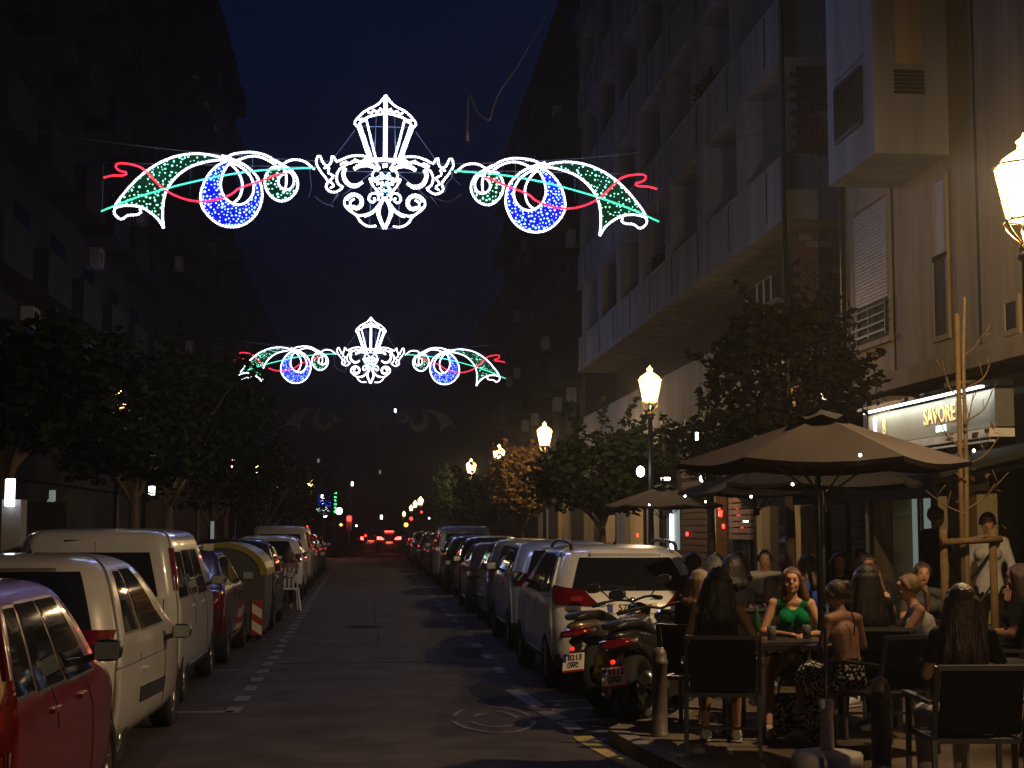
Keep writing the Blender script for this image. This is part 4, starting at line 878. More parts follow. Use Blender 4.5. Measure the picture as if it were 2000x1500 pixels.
car('van', 2.85, 46, 0, 'paint_blue', 'pale blue van rising over the dark cars on the right')
for i, (Y, k, pnt, lb) in enumerate(((51.3,'sedan','paint_darkred','dark maroon car past the pale blue van'),(56.3,'city','paint_grey','grey hatchback second past the pale blue van'),(61,'suv','paint_black','black car short of the green container'),(75.5,'city','paint_silver','silver hatchback beyond the green container'),(80.2,'sedan','paint_black','black saloon last before the right traffic light'))): car(k, 2.85, Y, 0, pnt, lb)
# cars waiting beyond the crossroads with their lamps on
for i, (px, Y, k, lb) in enumerate(((770,106,'suv','car braking beyond the crossroads, high brake lamp lit'),(733,118,'city','second braking car, left of the one with the high lamp'))):
    p = at(px, 1060, Y); c = car(k, p.x-.35, Y, 0, 'paint_black', lb, name='car', group='cars waiting on the road', tl='tail_on')
    if i == 0: MB().box(-.3,.3,.3,.34,1.44,1.5).build('high_brake_light', 'tail_on', c)
    li = bpy.data.lights.new('brake_light', 'POINT'); li.energy = 25; li.color = (1,.1,.04); q = bpy.data.objects.new('brake_light', li); col.objects.link(q); q.parent = c; q.location = (0,-.6,.7)
# ---------------------------------------------------------------- recycling containers
def container(x, y, lid, bodyk, label, stripes=False):
    o = empty('recycling_container', (x, y, .02), 0, label, 'container', 'recycling containers'); w = .7; D = 1.75
    arc = [(w*cos(a), 1.0+.5*sin(a)) for a in [pi*i/16 for i in range(17)]]
    prof = [(w-.05,.12),(w,.5),(w,1.0)] + arc[1:-1] + [(-w,1.0),(-w,.5),(-w+.05,.12)]
    MB().prism([(a*.94, z*.97) for a, z in prof], lambda u, v, t: (u, t, v), .0, D).build('bin_body', bodyk, o)
    b = MB(); n = len(arc)
    for y0, y1 in ((-.04, D+.04),):
        for i in range(n-1):
            (a, z), (a2, z2_) = arc[i], arc[i+1]; k = .84; zc = 1.0
            q = lambda a, z, k: (a*k, zc+(z-zc)*k)
            (ia, iz), (ib, iz2) = q(a,z,k), q(a2,z2_,k)
            b.add([(a,y0,z),(a2,y0,z2_),(ib,y0,iz2),(ia,y0,iz),(a,y1,z),(a2,y1,z2_),(ib,y1,iz2),(ia,y1,iz)], [(0,1,2,3),(4,7,6,5),(0,4,5,1),(3,2,6,7)])
    b.build('lid', lid, o)
    b = MB()
    for z in (.35,.6,.85,1.1): b.box(-.60,.60,-.006,.002,z,z+.03)
    b.build('rib', bodyk, o); MB().box(-.28,-.12,-.06,-.041,.2,1.48).build('lifting_bar', 'white_plastic', o)
    for s in (1,-1):
        for yy in (.25, D-.25): MB().lathe([(.001,-.03),(.1,-.03),(.1,.03),(.001,.03)], (s*.55,yy,.1), 12, 'x').build('castor', 'rubber', o)
    if stripes:
        pn = empty('reflective_panel'); pn.parent = o; pn.location = (.47,-.055,.1)
        MB().box(0,.16,0,.02,0,.52).build('panel', 'red_stripe', pn)
        for i in range(2): MB().prism([(.004,.34-i*.25),(.156,.24-i*.25),(.156,.38-i*.25),(.004,.48-i*.25)], lambda u, v, t: (u,t,v), -.004, .0).build('white_stripe', 'white_stripe', pn)
    return o
m('yellow_plastic', (.26,.22,.02), .45, var=.15, scale=4); m('green_plastic', (.12,.28,.03), .45, var=.15, scale=4); m('bin_grey', (.045,.055,.06), .5, var=.15, scale=4)
container(-2.25, 23.95, 'yellow_plastic', 'bin_grey', 'grey recycling container with a yellow arched lid and red and white stripes', True)
container(3.0, 68.5, 'green_plastic', 'green_plastic', 'distant recycling container with a pale green arched lid')
# ---------------------------------------------------------------- motorcycles
def tyre(par, y, r, w):
    o = MB().lathe([(r*.68,-w*.42),(r*.86,-w/2),(r*.97,-w*.3),(r,0),(r*.97,w*.3),(r*.86,w/2),(r*.68,w*.42),(r*.66,0),(r*.68,-w*.42)], (0,0,0), 28, 'x').build('wheel', 'rubber', par); o.location = (0,y,r)
    b = MB(); b.lathe([(r*.69,-w*.4),(r*.64,-w*.35),(r*.62,0),(r*.64,w*.35),(r*.69,w*.4)], (0,0,0), 26, 'x'); b.lathe([(.001,-w*.5),(r*.2,-w*.45),(r*.2,w*.45),(.001,w*.5)], (0,0,0), 12, 'x')
    for k in range(5): a = 2*pi*k/5; b.bar((0,r*.15*cos(a),r*.15*sin(a)), (0,r*.66*cos(a+.2),r*.66*sin(a+.2)), .03, .035, up=(1,0,0))
    b.build('rim', 'rim', o); return o
def bike(x, y, rz, label, pnt, plate, sport=False, lean=-.16):
    o = empty('motorcycle', (x, y, 0), rz, label, 'motorcycle', 'parked motorcycles'); o.rotation_euler = (0, lean, rz)
    tyre(o, .33, .33, .19 if sport else .15); tyre(o, 1.72, .33, .13)
    b = MB()                                         # main bodywork
    b.loft([(-.12,0,.83,.03,.02),(-.05,0,.82,.10,.05),(.15,0,.80,.15,.09),(.45,0,.72,.18,.14),(.75,0,.62,.19,.2),(1.0,0,.60,.19,.22),(1.2,0,.62,.15,.22),(1.32,0,.66,.08,.18)], 16, 2.4); b.build('bodywork', pnt, o)
    MB().loft([(-.10,0,.90,.06,.02),(.0,0,.92,.13,.04),(.3,0,.91,.16,.05),(.5,0,.86,.16,.05),(.62,0,.80,.17,.05),(.95,0,.79,.14,.05),(1.05,0,.80,.08,.04)], 14, 2.6).build('seat', 'black', o)
    MB().loft([(1.05,0,.66,.08,.1),(1.15,0,.70,.14,.14),(1.35,0,.74,.18,.15),(1.52,0,.72,.14,.14),(1.66,0,.66,.06,.08)], 14, 2.4).build('front_fairing', pnt, o)
    for a in (0,):
        MB().loft([(1.36,0,.42,.07,.02),(1.5,0,.60,.085,.03),(1.72,0,.70,.085,.025),(1.95,0,.60,.08,.02),(2.05,0,.46,.06,.01)], 10).build('front_mudguard', pnt, o)
    MB().tube([(-.06,.0,.66)] and [(-.08,0,.66),(.0,0,.74),(.2,0,.76)], .05, 8).build('tail_bracket', 'plastic_black', o)
    t = MB().loft([(-.17,0,.755,.04,.015),(-.15,0,.76,.13,.035),(-.06,0,.77,.16,.045),(.12,0,.775,.165,.03)], 14, 3).build('taillight', 'taillight', o)
    MB().box(-.07,.07,-.185,-.165,.745,.77).build('light_lens', 'taillight_lens', t)
    MB().bar((0,-.02,.72),(0,-.2,.48), .10, .03).build('mudflap', 'plastic_black', o)
    pz = .50; pe = empty('number_plate'); pe.parent = o; pe.location = (0,-.2,pz); pe.rotation_euler = (R(-22),0,0)
    MB().box(-.11,.11,-.004,.004,-.08,.08).build('plate', 'plate', pe); MB().box(-.11,.11,-.006,.003,-.10,-.082).build('plate_trim', 'red_stripe', pe); MB().box(-.105,-.075,-.0065,-.004,.0,.075).build('plate_band', 'plate_blue', pe)
    text(plate[0], .075, 'ink', pe, (.015,-.0055,.037), (pi/2,0,0), 'plate_lettering', .001, .002); text(plate[1], .052, 'ink', pe, (.0,-.0055,-.04), (pi/2,0,0), 'plate_lettering', .001, .002)
    MB().lathe([(.001,-.02),(.02,-.015),(.02,.01)], (0,-.19,.62), 8, 'y').build('plate_lamp', 'reflector_red', o)
    # exhaust on the right flank
    ex = MB().loft([(-.02,.2,.44,.045,.045),(.0,.2,.44,.075,.075),(.35,.2,.40,.08,.08),(.6,.17,.36,.05,.05),(.9,.1,.28,.03,.03)], 14).build('exhaust', 'rim' , o)
    MB().lathe([(.045,-.022),(.04,.03),(.001,.03)], (.2,0,.44), 12, 'y').build('exhaust_tip', 'black', ex)
    MB().bar((.1,.33,.33),(.14,.9,.4), .05, .07).bar((-.1,.33,.33),(-.14,.9,.4), .05, .07).build('swingarm', 'steel' if not sport else 'black', o)
    b = MB().box(-.17,.17,.7,1.15,.22,.45); b.build('engine', 'black', o)
    for s in (1,-1):
        MB().tube([(s*.09,1.45,.78),(s*.09,1.72,.33)], .028, 8).build('fork', 'steel', o)
        MB().bar((s*.1,.9,.38),(s*.17,.95,.36), .03).build('footrest', 'steel', o)
        h = MB().tube(cr([(0,1.38,1.0),(s*.15,1.36,1.03),(s*.3,1.28,1.02),(s*.38,1.22,1.0)],4), .013, 7).build('handlebar', 'black', o)
        MB().tube([(s*.27,1.29,1.02),(s*.39,1.215,1.0)], .02, 8).build('grip', 'rubber', h)
        MB().tube([(s*.2,1.36,1.0),(s*.34,1.32,.98)], .006, 5).build('brake_lever', 'steel', h)
        MB().tube(cr([(s*.22,1.34,1.03),(s*.3,1.36,1.12),(s*.36,1.34,1.17)],3), .008, 6).loft([(1.31,s*.40,1.18,.07,.04),(1.33,s*.40,1.18,.09,.05),(1.37,s*.4,1.18,.06,.035)], 12, 2.6).build('mirror', 'black', h)
    MB().loft([(1.40,0,.90,.08,.03),(1.45,0,.93,.11,.06),(1.54,0,.90,.12,.06),(1.60,0,.84,.08,.04)], 12).build('windscreen', 'glass_dark', o)
    MB().bar((-.1,.8,.24),(-.24,.78,.02), .02).build('side_stand', 'steel', o)
    return o
pa = gnd(1165, 1388); bike(pa.x-.1, pa.y-.22, R(-33), 'gold and black motorcycle with a chrome exhaust next to the white crossover', 'paint_gold', ('8213','LWC'), lean=-.14)
pa = gnd(1248, 1425); bike(pa.x-.12, pa.y-.25, R(-28), 'black motorcycle with plate 9312 LHW between the golden one and the bollard', 'paint_black', ('9312','LHW'), sport=True, lean=-.14)
MB().box(-.06,.06,-.02,.0,-.2,.06).build('yellow_tag', 'yellow_plastic', [o for o in bpy.data.objects if o.name.startswith('motorcycle')][-1])
q = bpy.data.objects['yellow_tag']; q.location = (-.17,.12,.66); q.rotation_euler = (0,R(25),0)
# ---------------------------------------------------------------- terrace furniture
def bollard(x, y, label):
    MB().lathe([(.075,0),(.075,.02),(.062,.03),(.060,.55),(.068,.56),(.068,.59),(.058,.60),(.058,.64),(.045,.675),(.02,.69),(.001,.693)], (0,0,0), 20).build('bollard', 'bollard_iron', None, label=label, cat='bollard', group='bollards on the kerb').location = (x, y, .115)
m('bollard_iron', (.10,.085,.075), .5, metal=.2, var=.15, scale=6, bump=.2, bscale=50)
p = gnd(1289,1438,.115); bollard(p.x, p.y, 'iron bollard standing at the kerb corner beside the black motorcycle')
p = at(1720,1400,9.6); bollard(p.x, 9.6, 'iron bollard beside the white parasol base, nearer of the two'); bollard(at(1880,1400,8.0).x-.6+.0, 6.9, 'iron bollard low at the bottom edge below the nearer one') if False else None
def parasol(x, y, label, k='parasol_brown', phi=-76, n=6, rad=1.0, zr=2.2, base=True, bulbs=(), power=0, dark='parasol_dark', rise=.33):
    o = empty('parasol', (x, y, .115), 0, label, 'parasol', 'terrace parasols'); z0 = zr-.115
    C = [(rad*cos(R(phi+360*i/n)), rad*sin(R(phi+360*i/n))) for i in range(n)]
    for i in range(n):                                       # each cloth panel sags a little between its ribs
        b = MB(); b.smooth = True; a, c = V((*C[i],z0)), V((*C[(i+1)%n],z0)); t = V((0,0,z0+rise)); G = []; q = 6
        for j in range(q+1):
            for l in range(q+1):
                e_ = a.lerp(c, l/q); p = e_.lerp(t, j/q*.9); s_ = math.sin(pi*l/q); p.z -= .035*s_*(1-j/q*.8); p.x *= 1-.02*s_*(1-j/q); p.y *= 1-.02*s_*(1-j/q); G.append(p)
        fs = [(j*(q+1)+l, j*(q+1)+l+1, (j+1)*(q+1)+l+1, (j+1)*(q+1)+l) for j in range(q) for l in range(q)]
        b.add(G, fs); b.add([p-V((0,0,.008)) for p in G], [f[::-1] for f in fs]); b.smooth = False
        v0 = len(b.v); b.add([G[l] for l in range(q+1)]+[G[l]-V((0,0,.035)) for l in range(q+1)], [(l, l+1, q+2+l, q+1+l) for l in range(q)])
        b.build('canopy_panel', k, o)
    b = MB(); b.smooth = True; zt = z0+rise
    for i in range(n):
        a, c = V((*C[i],0))*.2, V((*C[(i+1)%n],0))*.2; md_ = (a+c)/2; zz = zt-.045
        b.add([a+V((0,0,zz)), md_+V((0,0,zz+.035)), c+V((0,0,zz)), V((0,0,zt+.035))], [(0,1,3),(1,2,3)])
    b.build('vent_cap', dark, o)
    MB().lathe([(.001,zt+.06),(.022,zt+.065),(.02,zt+.09),(.045,zt+.095),(.045,zt+.103),(.018,zt+.11),(.022,zt+.13),(.001,zt+.15)], (0,0,0), 12).build('finial', 'chair_metal', o)
    for c in C: MB().tube([(0,0,zt-.03),(c[0]*.99,c[1]*.99,z0-.012)], .009, 5).build('rib', 'chair_metal', o)
    b = MB()
    for c in C: b.tube([(0,0,z0-.25),(c[0]*.55,c[1]*.55,z0+rise*.42)], .007, 5)
    b.lathe([(.03,z0-.3),(.03,z0-.2)], (0,0,0), 10); b.build('strut', 'chair_metal', o)
    MB().tube([(0,0,.0),(0,0,.95)], .014, 10).tube([(-.03,0,.93),(-.03,0,zt)], .021, 10).build('pole', 'chair_metal', o)
    if base:
        bb = MB(); bb.lathe([(.001,.0),(.24,.0),(.25,.02),(.25,.09),(.235,.11),(.06,.125),(.05,.13)], (0,0,0), 8).lathe([(.05,.12),(.043,.4),(.05,.405),(.05,.46),(.03,.47),(.001,.47)], (0,0,0), 16).build('base', 'white_plastic', o)
        MB().tube([(.035,0,.38),(.075,0,.38)], .016, 10).build('clamp_knob', 'white_plastic', o)
    for (px, py, dy) in bulbs:
        P = at(px, py, y+dy); g = MB().sphere((0,0,0), .011 if y < 12 else .014, 8).build('bulb', 'bulb', o); g.location = (P.x-x, P.y-y, P.z-.115)
    return o
parasol(3.115, 10.4, 'large brown parasol on a white base, its near panels lit by the lamp', bulbs=((1355,902,.2),(1540,903,-.1),(1680,889,-.9),(1720,900,.3),(1787,889,.1),(1902,880,-.25)))
parasol(4.52, 15.0, 'dark grey parasol showing below the large brown one', 'parasol_dark', -60, bulbs=((1548,946,-.85),(1735,943,-.3),(1467,970,.8)))
parasol(4.9, 19.2, 'near black parasol third in the row', 'parasol_dark', -70, bulbs=((1338,969,-.2),(1378,980,.6),(1358,955,.5)))
parasol(at(1282,980,26).x, 25.4, 'small brown parasol farthest along the terrace', 'parasol_brown', -80, zr=2.12, rad=1.0, bulbs=((1268,986,-.9),(1355,957,.2),(1240,970,.7)))
p = at(1300,935,29); MB().box(-.08,.08,-.03,.03,-.025,.025).build('wall_sign_lamp', 'bulb', None, label='small bright sign lamp over the farthest parasol', cat='lamp').location = p
p = at(1251,921,26.8); MB().sphere((0,0,0), .075, 10, (1,1,1.3)).build('globe_lamp', 'bulb', None, label='bright globe lamp above the farthest brown parasol', cat='lamp').location = p
p = at(1361,852,24); MB().box(-.018,.018,-.02,.02,-.06,.06).build('wall_light', 'bulb', None, label='small upright warm light beside the dark tree', cat='lamp').location = p
def chair(x, y, rz, label=None, grp='terrace armchairs'):
    o = empty('armchair', (x, y, .115), rz, label, 'chair', grp); k = 'chair_metal'; w = .25
    MB().box(-.23,.23,-.20,.24,.425,.437).build('seat', 'textile', o)
    b = MB()
    for s in (1,-1): b.bar((s*.24,-.22,.43),(s*.24,.25,.43),.025,.03)
    b.bar((-.24,.24,.43),(.24,.24,.43),.025,.03).bar((-.24,-.21,.43),(.24,-.21,.43),.025,.03); b.build('seat_frame', k, o)
    for s in (1,-1):
        MB().bar((s*.26,-.26,0),(s*.26,-.23,.44),.028).bar((s*.26,-.23,.44),(s*.26,-.33,.86),.028).build('leg', k, o)
        MB().bar((s*.27,.26,0),(s*.27,.25,.64),.028).build('leg', k, o)
        MB().bar((s*.275,-.27,.65),(s*.275,.29,.655),.045,.022).build('armrest', k, o)
    MB().add([(-.235,-.235,.47),(.235,-.235,.47),(.235,-.325,.84),(-.235,-.325,.84),(-.235,-.223,.47),(.235,-.223,.47),(.235,-.313,.84),(-.235,-.313,.84)],[(0,1,2,3),(7,6,5,4),(0,4,5,1),(1,5,6,2),(2,6,7,3),(3,7,4,0)]).build('backrest', 'textile', o)
    MB().bar((-.26,-.33,.85),(.26,-.33,.85),.03,.03).build('top_rail', k, o); MB().bar((-.25,-.24,.2),(.25,-.24,.2),.02).build('stretcher', k, o)
    return o
def table(x, y, label, r=.34, rz=0, grp='terrace tables'):
    o = empty('table', (x, y, .115), rz, label, 'table', grp); MB().box(-r,r,-r,r,.725,.75).build('tabletop', 'table_top', o)
    for a in (1,-1):
        for c in (1,-1): MB().bar((a*(r-.04),c*(r-.04),0),(a*(r-.04),c*(r-.04),.725),.035).build('leg', 'chair_metal', o)
    MB().box(-r+.03,r-.03,-r+.03,r-.03,.69,.722).build('apron', 'chair_metal', o); return o
m('table_top', (.03,.026,.024), .3, bump=.1, bscale=60)
# ---------------------------------------------------------------- people
SK = {'light': (.36,.19,.12), 'tan': (.25,.13,.08)}
for k_, c_ in SK.items(): m('skin_'+k_, c_, .55, spec=.3, var=.06, scale=12)
def hairmat(k, c):
    mt = mat(k, c, .42, var=.4, scale=30); n = mt.node_tree; L = n.links.new; b = n.nodes['Principled BSDF']
    t_ = n.nodes.new('ShaderNodeTexCoord'); mp = n.nodes.new('ShaderNodeMapping'); mp.inputs['Scale'].default_value = (90,90,7); no = n.nodes.new('ShaderNodeTexNoise'); no.inputs['Scale'].default_value = 1.2
    bp = n.nodes.new('ShaderNodeBump'); bp.inputs['Strength'].default_value = .9; bp.inputs['Distance'].default_value = .01
    L(t_.outputs['Object'], mp.inputs[0]); L(mp.outputs[0], no.inputs[0]); L(no.outputs[0], bp.inputs['Height']); L(bp.outputs[0], b.inputs['Normal']); M[k] = mt
for k_, c_ in (('hair_black',(.012,.009,.008)),('hair_brown',(.045,.022,.013)),('hair_blonde',(.15,.085,.04)),('hair_red',(.05,.015,.009)),('hair_grey',(.09,.085,.08)),('hair_fair',(.10,.05,.025))): hairmat(k_, c_)
for k_, c_ in (('cloth_black',(.012,.012,.014)),('cloth_white',(.36,.35,.33)),('cloth_green',(.0,.11,.04)),('cloth_navy',(.02,.03,.07)),('cloth_blue',(.03,.06,.3)),('cloth_red',(.06,.008,.008)),('cloth_beige',(.2,.16,.12)),('cloth_grey',(.05,.05,.05)),('lips',(.27,.07,.06)),('denim',(.05,.07,.12))): m(k_, c_, .85, var=.12, scale=14, bump=.3, bscale=120)
pm = mat('cloth_pattern', (.5,.48,.44), .85); n = pm.node_tree; vo = n.nodes.new('ShaderNodeTexVoronoi'); vo.inputs['Scale'].default_value = 34; rr_ = n.nodes.new('ShaderNodeValToRGB'); t_ = n.nodes.new('ShaderNodeTexCoord')
rr_.color_ramp.elements[0].position = .0; rr_.color_ramp.elements[0].color = (.6,.57,.52,1); rr_.color_ramp.elements[1].position = .42; rr_.color_ramp.elements[1].color = (.01,.01,.012,1); rr_.color_ramp.interpolation = 'CONSTANT'
n.links.new(t_.outputs['Object'], vo.inputs[0]); n.links.new(vo.outputs[0], rr_.inputs[0]); n.links.new(rr_.outputs[0], n.nodes['Principled BSDF'].inputs['Base Color']); M['cloth_pattern'] = pm
_ico = {}
def ball(b, c, r, sc=(1,1,1), Mx=None):
    if 'i' not in _ico:
        q = bmesh.new(); bmesh.ops.create_icosphere(q, subdivisions=2, radius=1); _ico['i'] = ([v.co.copy() for v in q.verts], [[v.index for v in f.verts] for f in q.faces]); q.free()
    vs, fs = _ico['i']; P = [V((v.x*r*sc[0], v.y*r*sc[1], v.z*r*sc[2])) for v in vs]
    if Mx: P = [Mx @ p for p in P]
    b.add([p+V(c) for p in P], fs)
def limb(b, pts, rs, infl=0, sc=(1,1,1)):
    for i in range(len(pts)-1):
        a, c = V(pts[i]), V(pts[i+1]); ra, rb = rs[i]+infl, rs[i+1]+infl; n_ = max(2, int((c-a).length/(min(ra,rb)*.45)))
        for k in range(n_+1): t = k/n_; ball(b, a.lerp(c,t), ra+(rb-ra)*t, sc)
def skin_up(b, name, mk_, par, vox, smooth=3, keep=None, extra=None):
    o = b.build(name, mk_, par); md = o.modifiers.new('r', 'REMESH'); md.mode = 'VOXEL'; md.voxel_size = vox; md.use_smooth_shade = True
    if smooth: ms = o.modifiers.new('s', 'SMOOTH'); ms.iterations = smooth; ms.factor = .6
    apply_mods(o)
    if keep:
        q = bmesh.new(); q.from_mesh(o.data); bmesh.ops.delete(q, geom=[f for f in q.faces if not keep(f.calc_center_median())], context='FACES'); q.to_mesh(o.data); q.free()
    if extra:
        q = bmesh.new(); q.from_mesh(o.data); me = extra.mesh('x', mk_); me.transform(Matrix.Identity(4)); q.from_mesh(me); q.to_mesh(o.data); q.free(); 
    return o
def person(loc, rz, label, J=None, skin='skin_light', hair='hair_brown', hl='long', top='cloth_black', cut='tank', leg='cloth_black', bottoms='trousers', sit=True, s=.95, vox=.014, face=True, shoes='cloth_white', hy=0, hp=0, group='people on the terrace', z=.115, male=False, feet=True, cap=None):
    o = empty('person', (*loc, z), rz, label, 'person', group); o.scale = (s, s, s); sw = 1.1 if male else .96
    D = dict(pel=(0,0,.56),wai=(0,-.01,.70),che=(0,-.0,.92),nck=(0,.0,1.10),hed=(0,.03,1.245),sL=(-.165*sw,-.005,1.045),sR=(.165*sw,-.005,1.045),eL=(-.22,.06,.80),eR=(.22,.06,.80),wL=(-.14,.30,.79),wR=(.14,.30,.79),
             hL=(-.09,.02,.53),hR=(.09,.02,.53),kL=(-.12,.44,.52),kR=(.12,.44,.52),aL=(-.12,.44,.09),aR=(.12,.44,.09))
    if not sit:
        D = {k: (v[0], v[1], v[2]+.40) for k, v in D.items()}
        D.update(kL=(-.10,.03,.50),kR=(.10,.0,.50),aL=(-.11,-.02,.09),aR=(.11,.06,.09),hL=(-.09,0,.90),hR=(.09,0,.90),eL=(-.24,.0,1.18),eR=(.24,.0,1.18),wL=(-.22,.16,.98),wR=(.22,.16,.98))
    D.update(J or {}); D = {k: V(v) for k, v in D.items()}
    def torso(b, f=0, parts='ptsn'):
        if 'p' in parts: limb(b, [D['pel'], D['wai']], [.118,.092], f, (1.28,.95,1)); ball(b, (D['hL']+D['hR'])/2, .125+f, (1.35,.95,.85))
        if 't' in parts: limb(b, [D['wai'], D['che']], [.09,.112], f, (1.27*sw,.92,1))
        if 's' in parts: limb(b, [D['sL'], D['nck']-V((0,.0,.045)), D['sR']], [.052*sw,.06,.052*sw], f)
        if 's' in parts and not male: [ball(b, D['che']+V((x_*.075,.085,.0)), .06+f) for x_ in (1,-1)]
        if 'n' in parts: limb(b, [D['nck']-V((0,0,.05)), D['hed']-V((0,.015,.05))], [.055,.047], f)
    def arm(b, S_, f=0, lo=True):
        limb(b, [D['s'+S_], D['e'+S_]], [.047*sw,.036], f)
        if lo: limb(b, [D['e'+S_], D['w'+S_]], [.037,.024], f)
    def legs(b, S_, f=0, lo=True):
        limb(b, [D['h'+S_], D['k'+S_]], [.088,.056], f)
        if lo: limb(b, [D['k'+S_], (D['k'+S_]*.65+D['a'+S_]*.35)+V((0,-.01 if sit else -.01,0)), D['a'+S_]], [.054,.05,.033], f)
    HM = Matrix.Rotation(hy, 3, 'Z') @ Matrix.Rotation(hp, 3, 'X'); H = D['hed']; hpt = lambda *c: H + HM @ V(c)
    b = MB(); torso(b)
    for S_ in 'LR': arm(b, S_); legs(b, S_); ball(b, D['w'+S_]+(D['w'+S_]-D['e'+S_]).normalized()*.045, .034, (1,1,.65))
    ball(b, hpt(0,-.012,.02), .09, (.86,1.06,1.1), HM); ball(b, hpt(0,.018,-.045), .062, (.95,1.0,1.05), HM); ball(b, hpt(0,.05,-.085), .026, (1.1,.9,.8), HM)
    ball(b, hpt(0,.092,-.012), .0135, (.9,1.1,1.3), HM); ball(b, hpt(0,.084,.012), .012, (.8,1,1.6), HM); ball(b, hpt(0,.078,.036), .02, (2.2,.8,.7), HM)
    for x_ in (1,-1): ball(b, hpt(x_*.079,-.008,-.005), .016, (.5,.9,1.5), HM); ball(b, hpt(x_*.038,.06,-.03), .022, (1,.8,1), HM)
    ex = MB(); ex.smooth = True                    # five fingers a hand
    for S_ in 'LR':
        sd = 1 if S_ == 'R' else -1; d = (D['w'+S_]-D['e'+S_]).normalized(); side = d.cross(V((0,0,1))).normalized(); c = D['w'+S_]+d*.045
        for i, (ln, of) in enumerate(((.062,.027),(.074,.009),(.068,-.009),(.052,-.026))):
            p0 = c+d*.02+side*of*sd*-1*-1; dn = V((0,0,-1)); ex.tube([p0, p0+d*(.03+ln*.35)+dn*.004, p0+d*(.03+ln*.7)+dn*.016, p0+d*(.03+ln)+dn*.032], lambda i: .0085-.0008*i, 6)
        p0 = c-side*sd*.02-d*.01; ex.tube([p0, p0-side*sd*.025+d*.025, p0-side*sd*.03+d*.055-V((0,0,.01))], lambda i: .0098-.001*i, 6)
    skin_up(b, 'body', skin, o, vox, 3, None, ex)
    # clothes follow the same skeleton, a little larger
    zN, cz = D['nck'].z, D['che'].z
    b = MB()
    if cut == 'crop': torso(b, .009, 'ts'); kp = lambda p: cz-.10 < p.z < cz+.075+.12*min(1,abs(p.x-D['che'].x)/.10)**2*(1 if abs(p.x) < .125 else -3) and abs(p.x-D['che'].x) < .17
    elif cut == 'tank': torso(b, .009, 'pts'); kp = lambda p: D['pel'].z-.03 < p.z < cz+.08+(.10 if .06 < abs(p.x-D['che'].x) < .12 else 0) and abs(p.x-D['nck'].x) < .19
    elif cut == 'halter': torso(b, .009, 'p'); kp = lambda p: D['pel'].z-.02 < p.z < D['wai'].z+.0
    else:
        torso(b, .014, 'pts'); [arm(b, S_, .014, cut == 'long') for S_ in 'LR']; el = min(D['eL'].z, D['eR'].z)
        kp = (lambda p: p.z < zN+.02 and p.z > D['pel'].z-.06) if cut == 'long' else (lambda p: p.z < zN+.02 and p.z > (el+.08 if abs(p.x-D['che'].x) > .17 else D['pel'].z-.06))
    skin_up(b, 'shirt' if cut in ('tee','long') else 'top', top, o, vox, 4, kp)
    b = MB(); torso(b, .013, 'p')
    for S_ in 'LR': legs(b, S_, .013, bottoms == 'trousers')
    if bottoms == 'skirt': limb(b, [(D['kL']+D['kR'])/2, (D['aL']+D['aR'])/2+V((0,0,.05))], [.15,.17], 0, (1,.7,1)); limb(b, [D['hL']*.5+D['hR']*.5, (D['kL']+D['kR'])/2], [.13,.13])
    wz_ = D['wai'].z+.02
    ks = {'trousers': lambda p: p.z < wz_ and p.z > .07, 'skirt': lambda p: p.z < wz_, 'shorts': lambda p: p.z < wz_ and (p.y < .3 if sit else p.z > .62)}[bottoms]
    skin_up(b, bottoms, leg, o, vox, 3, ks)
    for S_ in 'LR':
        a = D['a'+S_]; k_ = (D['a'+S_]-D['k'+S_]); f = V((0,1,0)) if abs(k_.normalized().z) > .5 else V((0,.5,-.5)).normalized()
        q = MB(); q.smooth = True
        q.loft([(-.07,0,-.02,.025,.045),(-.05,0,-.02,.038,.055),(.03,0,-.03,.042,.045),(.12,0,-.048,.046,.028),(.17,0,-.055,.038,.02),(.19,0,-.06,.018,.012)], 12, 2.5).box(-.042,.042,-.07,.175,-.082,-.068)
        g = q.build('shoe', shoes, o); g.location = a
    # hair
    b = MB(); r = random.Random(hash(label) % 999 if False else len(label)); dx = HM
    if hl != 'bald':
        ball(b, hpt(0,-.028,.034), .098, (.92,1.0,1.02), HM); ball(b, hpt(0,.005,.075), .062, (1.15,1.05,.6), HM)
        for x_ in (1,-1): limb(b, [hpt(x_*.062,.035,.06), hpt(x_*.082,-.0,.0)], [.022,.02])
    ln = {'long': .38, 'verylong': .50, 'mid': .22, 'short': 0, 'pony': 0, 'bun': 0, 'bald': 0}[hl]
    if ln:
        for i in range(16):
            a = -pi/2 + (i-7.5)/7.5*1.75; x_ = .082*cos(a); y_ = .085*sin(a)-.02
            if sin(a) > .25 and hl != 'mid': a = a
            l = ln*r.uniform(.78,1.08); w0 = hpt(x_, y_, .02); wv = r.uniform(-.02,.02); back = V((0,-.045,0)) if sin(a) < .3 else V((0,.0,0))
            mdp = V((w0.x*1.0+x_*.45+wv, w0.y-.01, w0.z-.16)); en = V((w0.x+x_*.75+r.uniform(-.03,.03), w0.y+back.y*.8+r.uniform(-.02,.02), w0.z-l-.02))
            limb(b, [w0, mdp, (mdp+en)/2+V((r.uniform(-.015,.015),-.01,0)), en], [.030,.032,.028,.010])
    if hl == 'pony':
        ball(b, hpt(0,-.115,.03), .034)
        for i in range(5): e_ = r.uniform(-.02,.02); limb(b, [hpt(0,-.115,.03), hpt(e_,-.16,-.04), hpt(e_*2,-.17,-.16), hpt(e_*2.5,-.14,-.30)], [.022,.026,.022,.008])
    if hl == 'bun': ball(b, hpt(0,-.11,.055), .042)
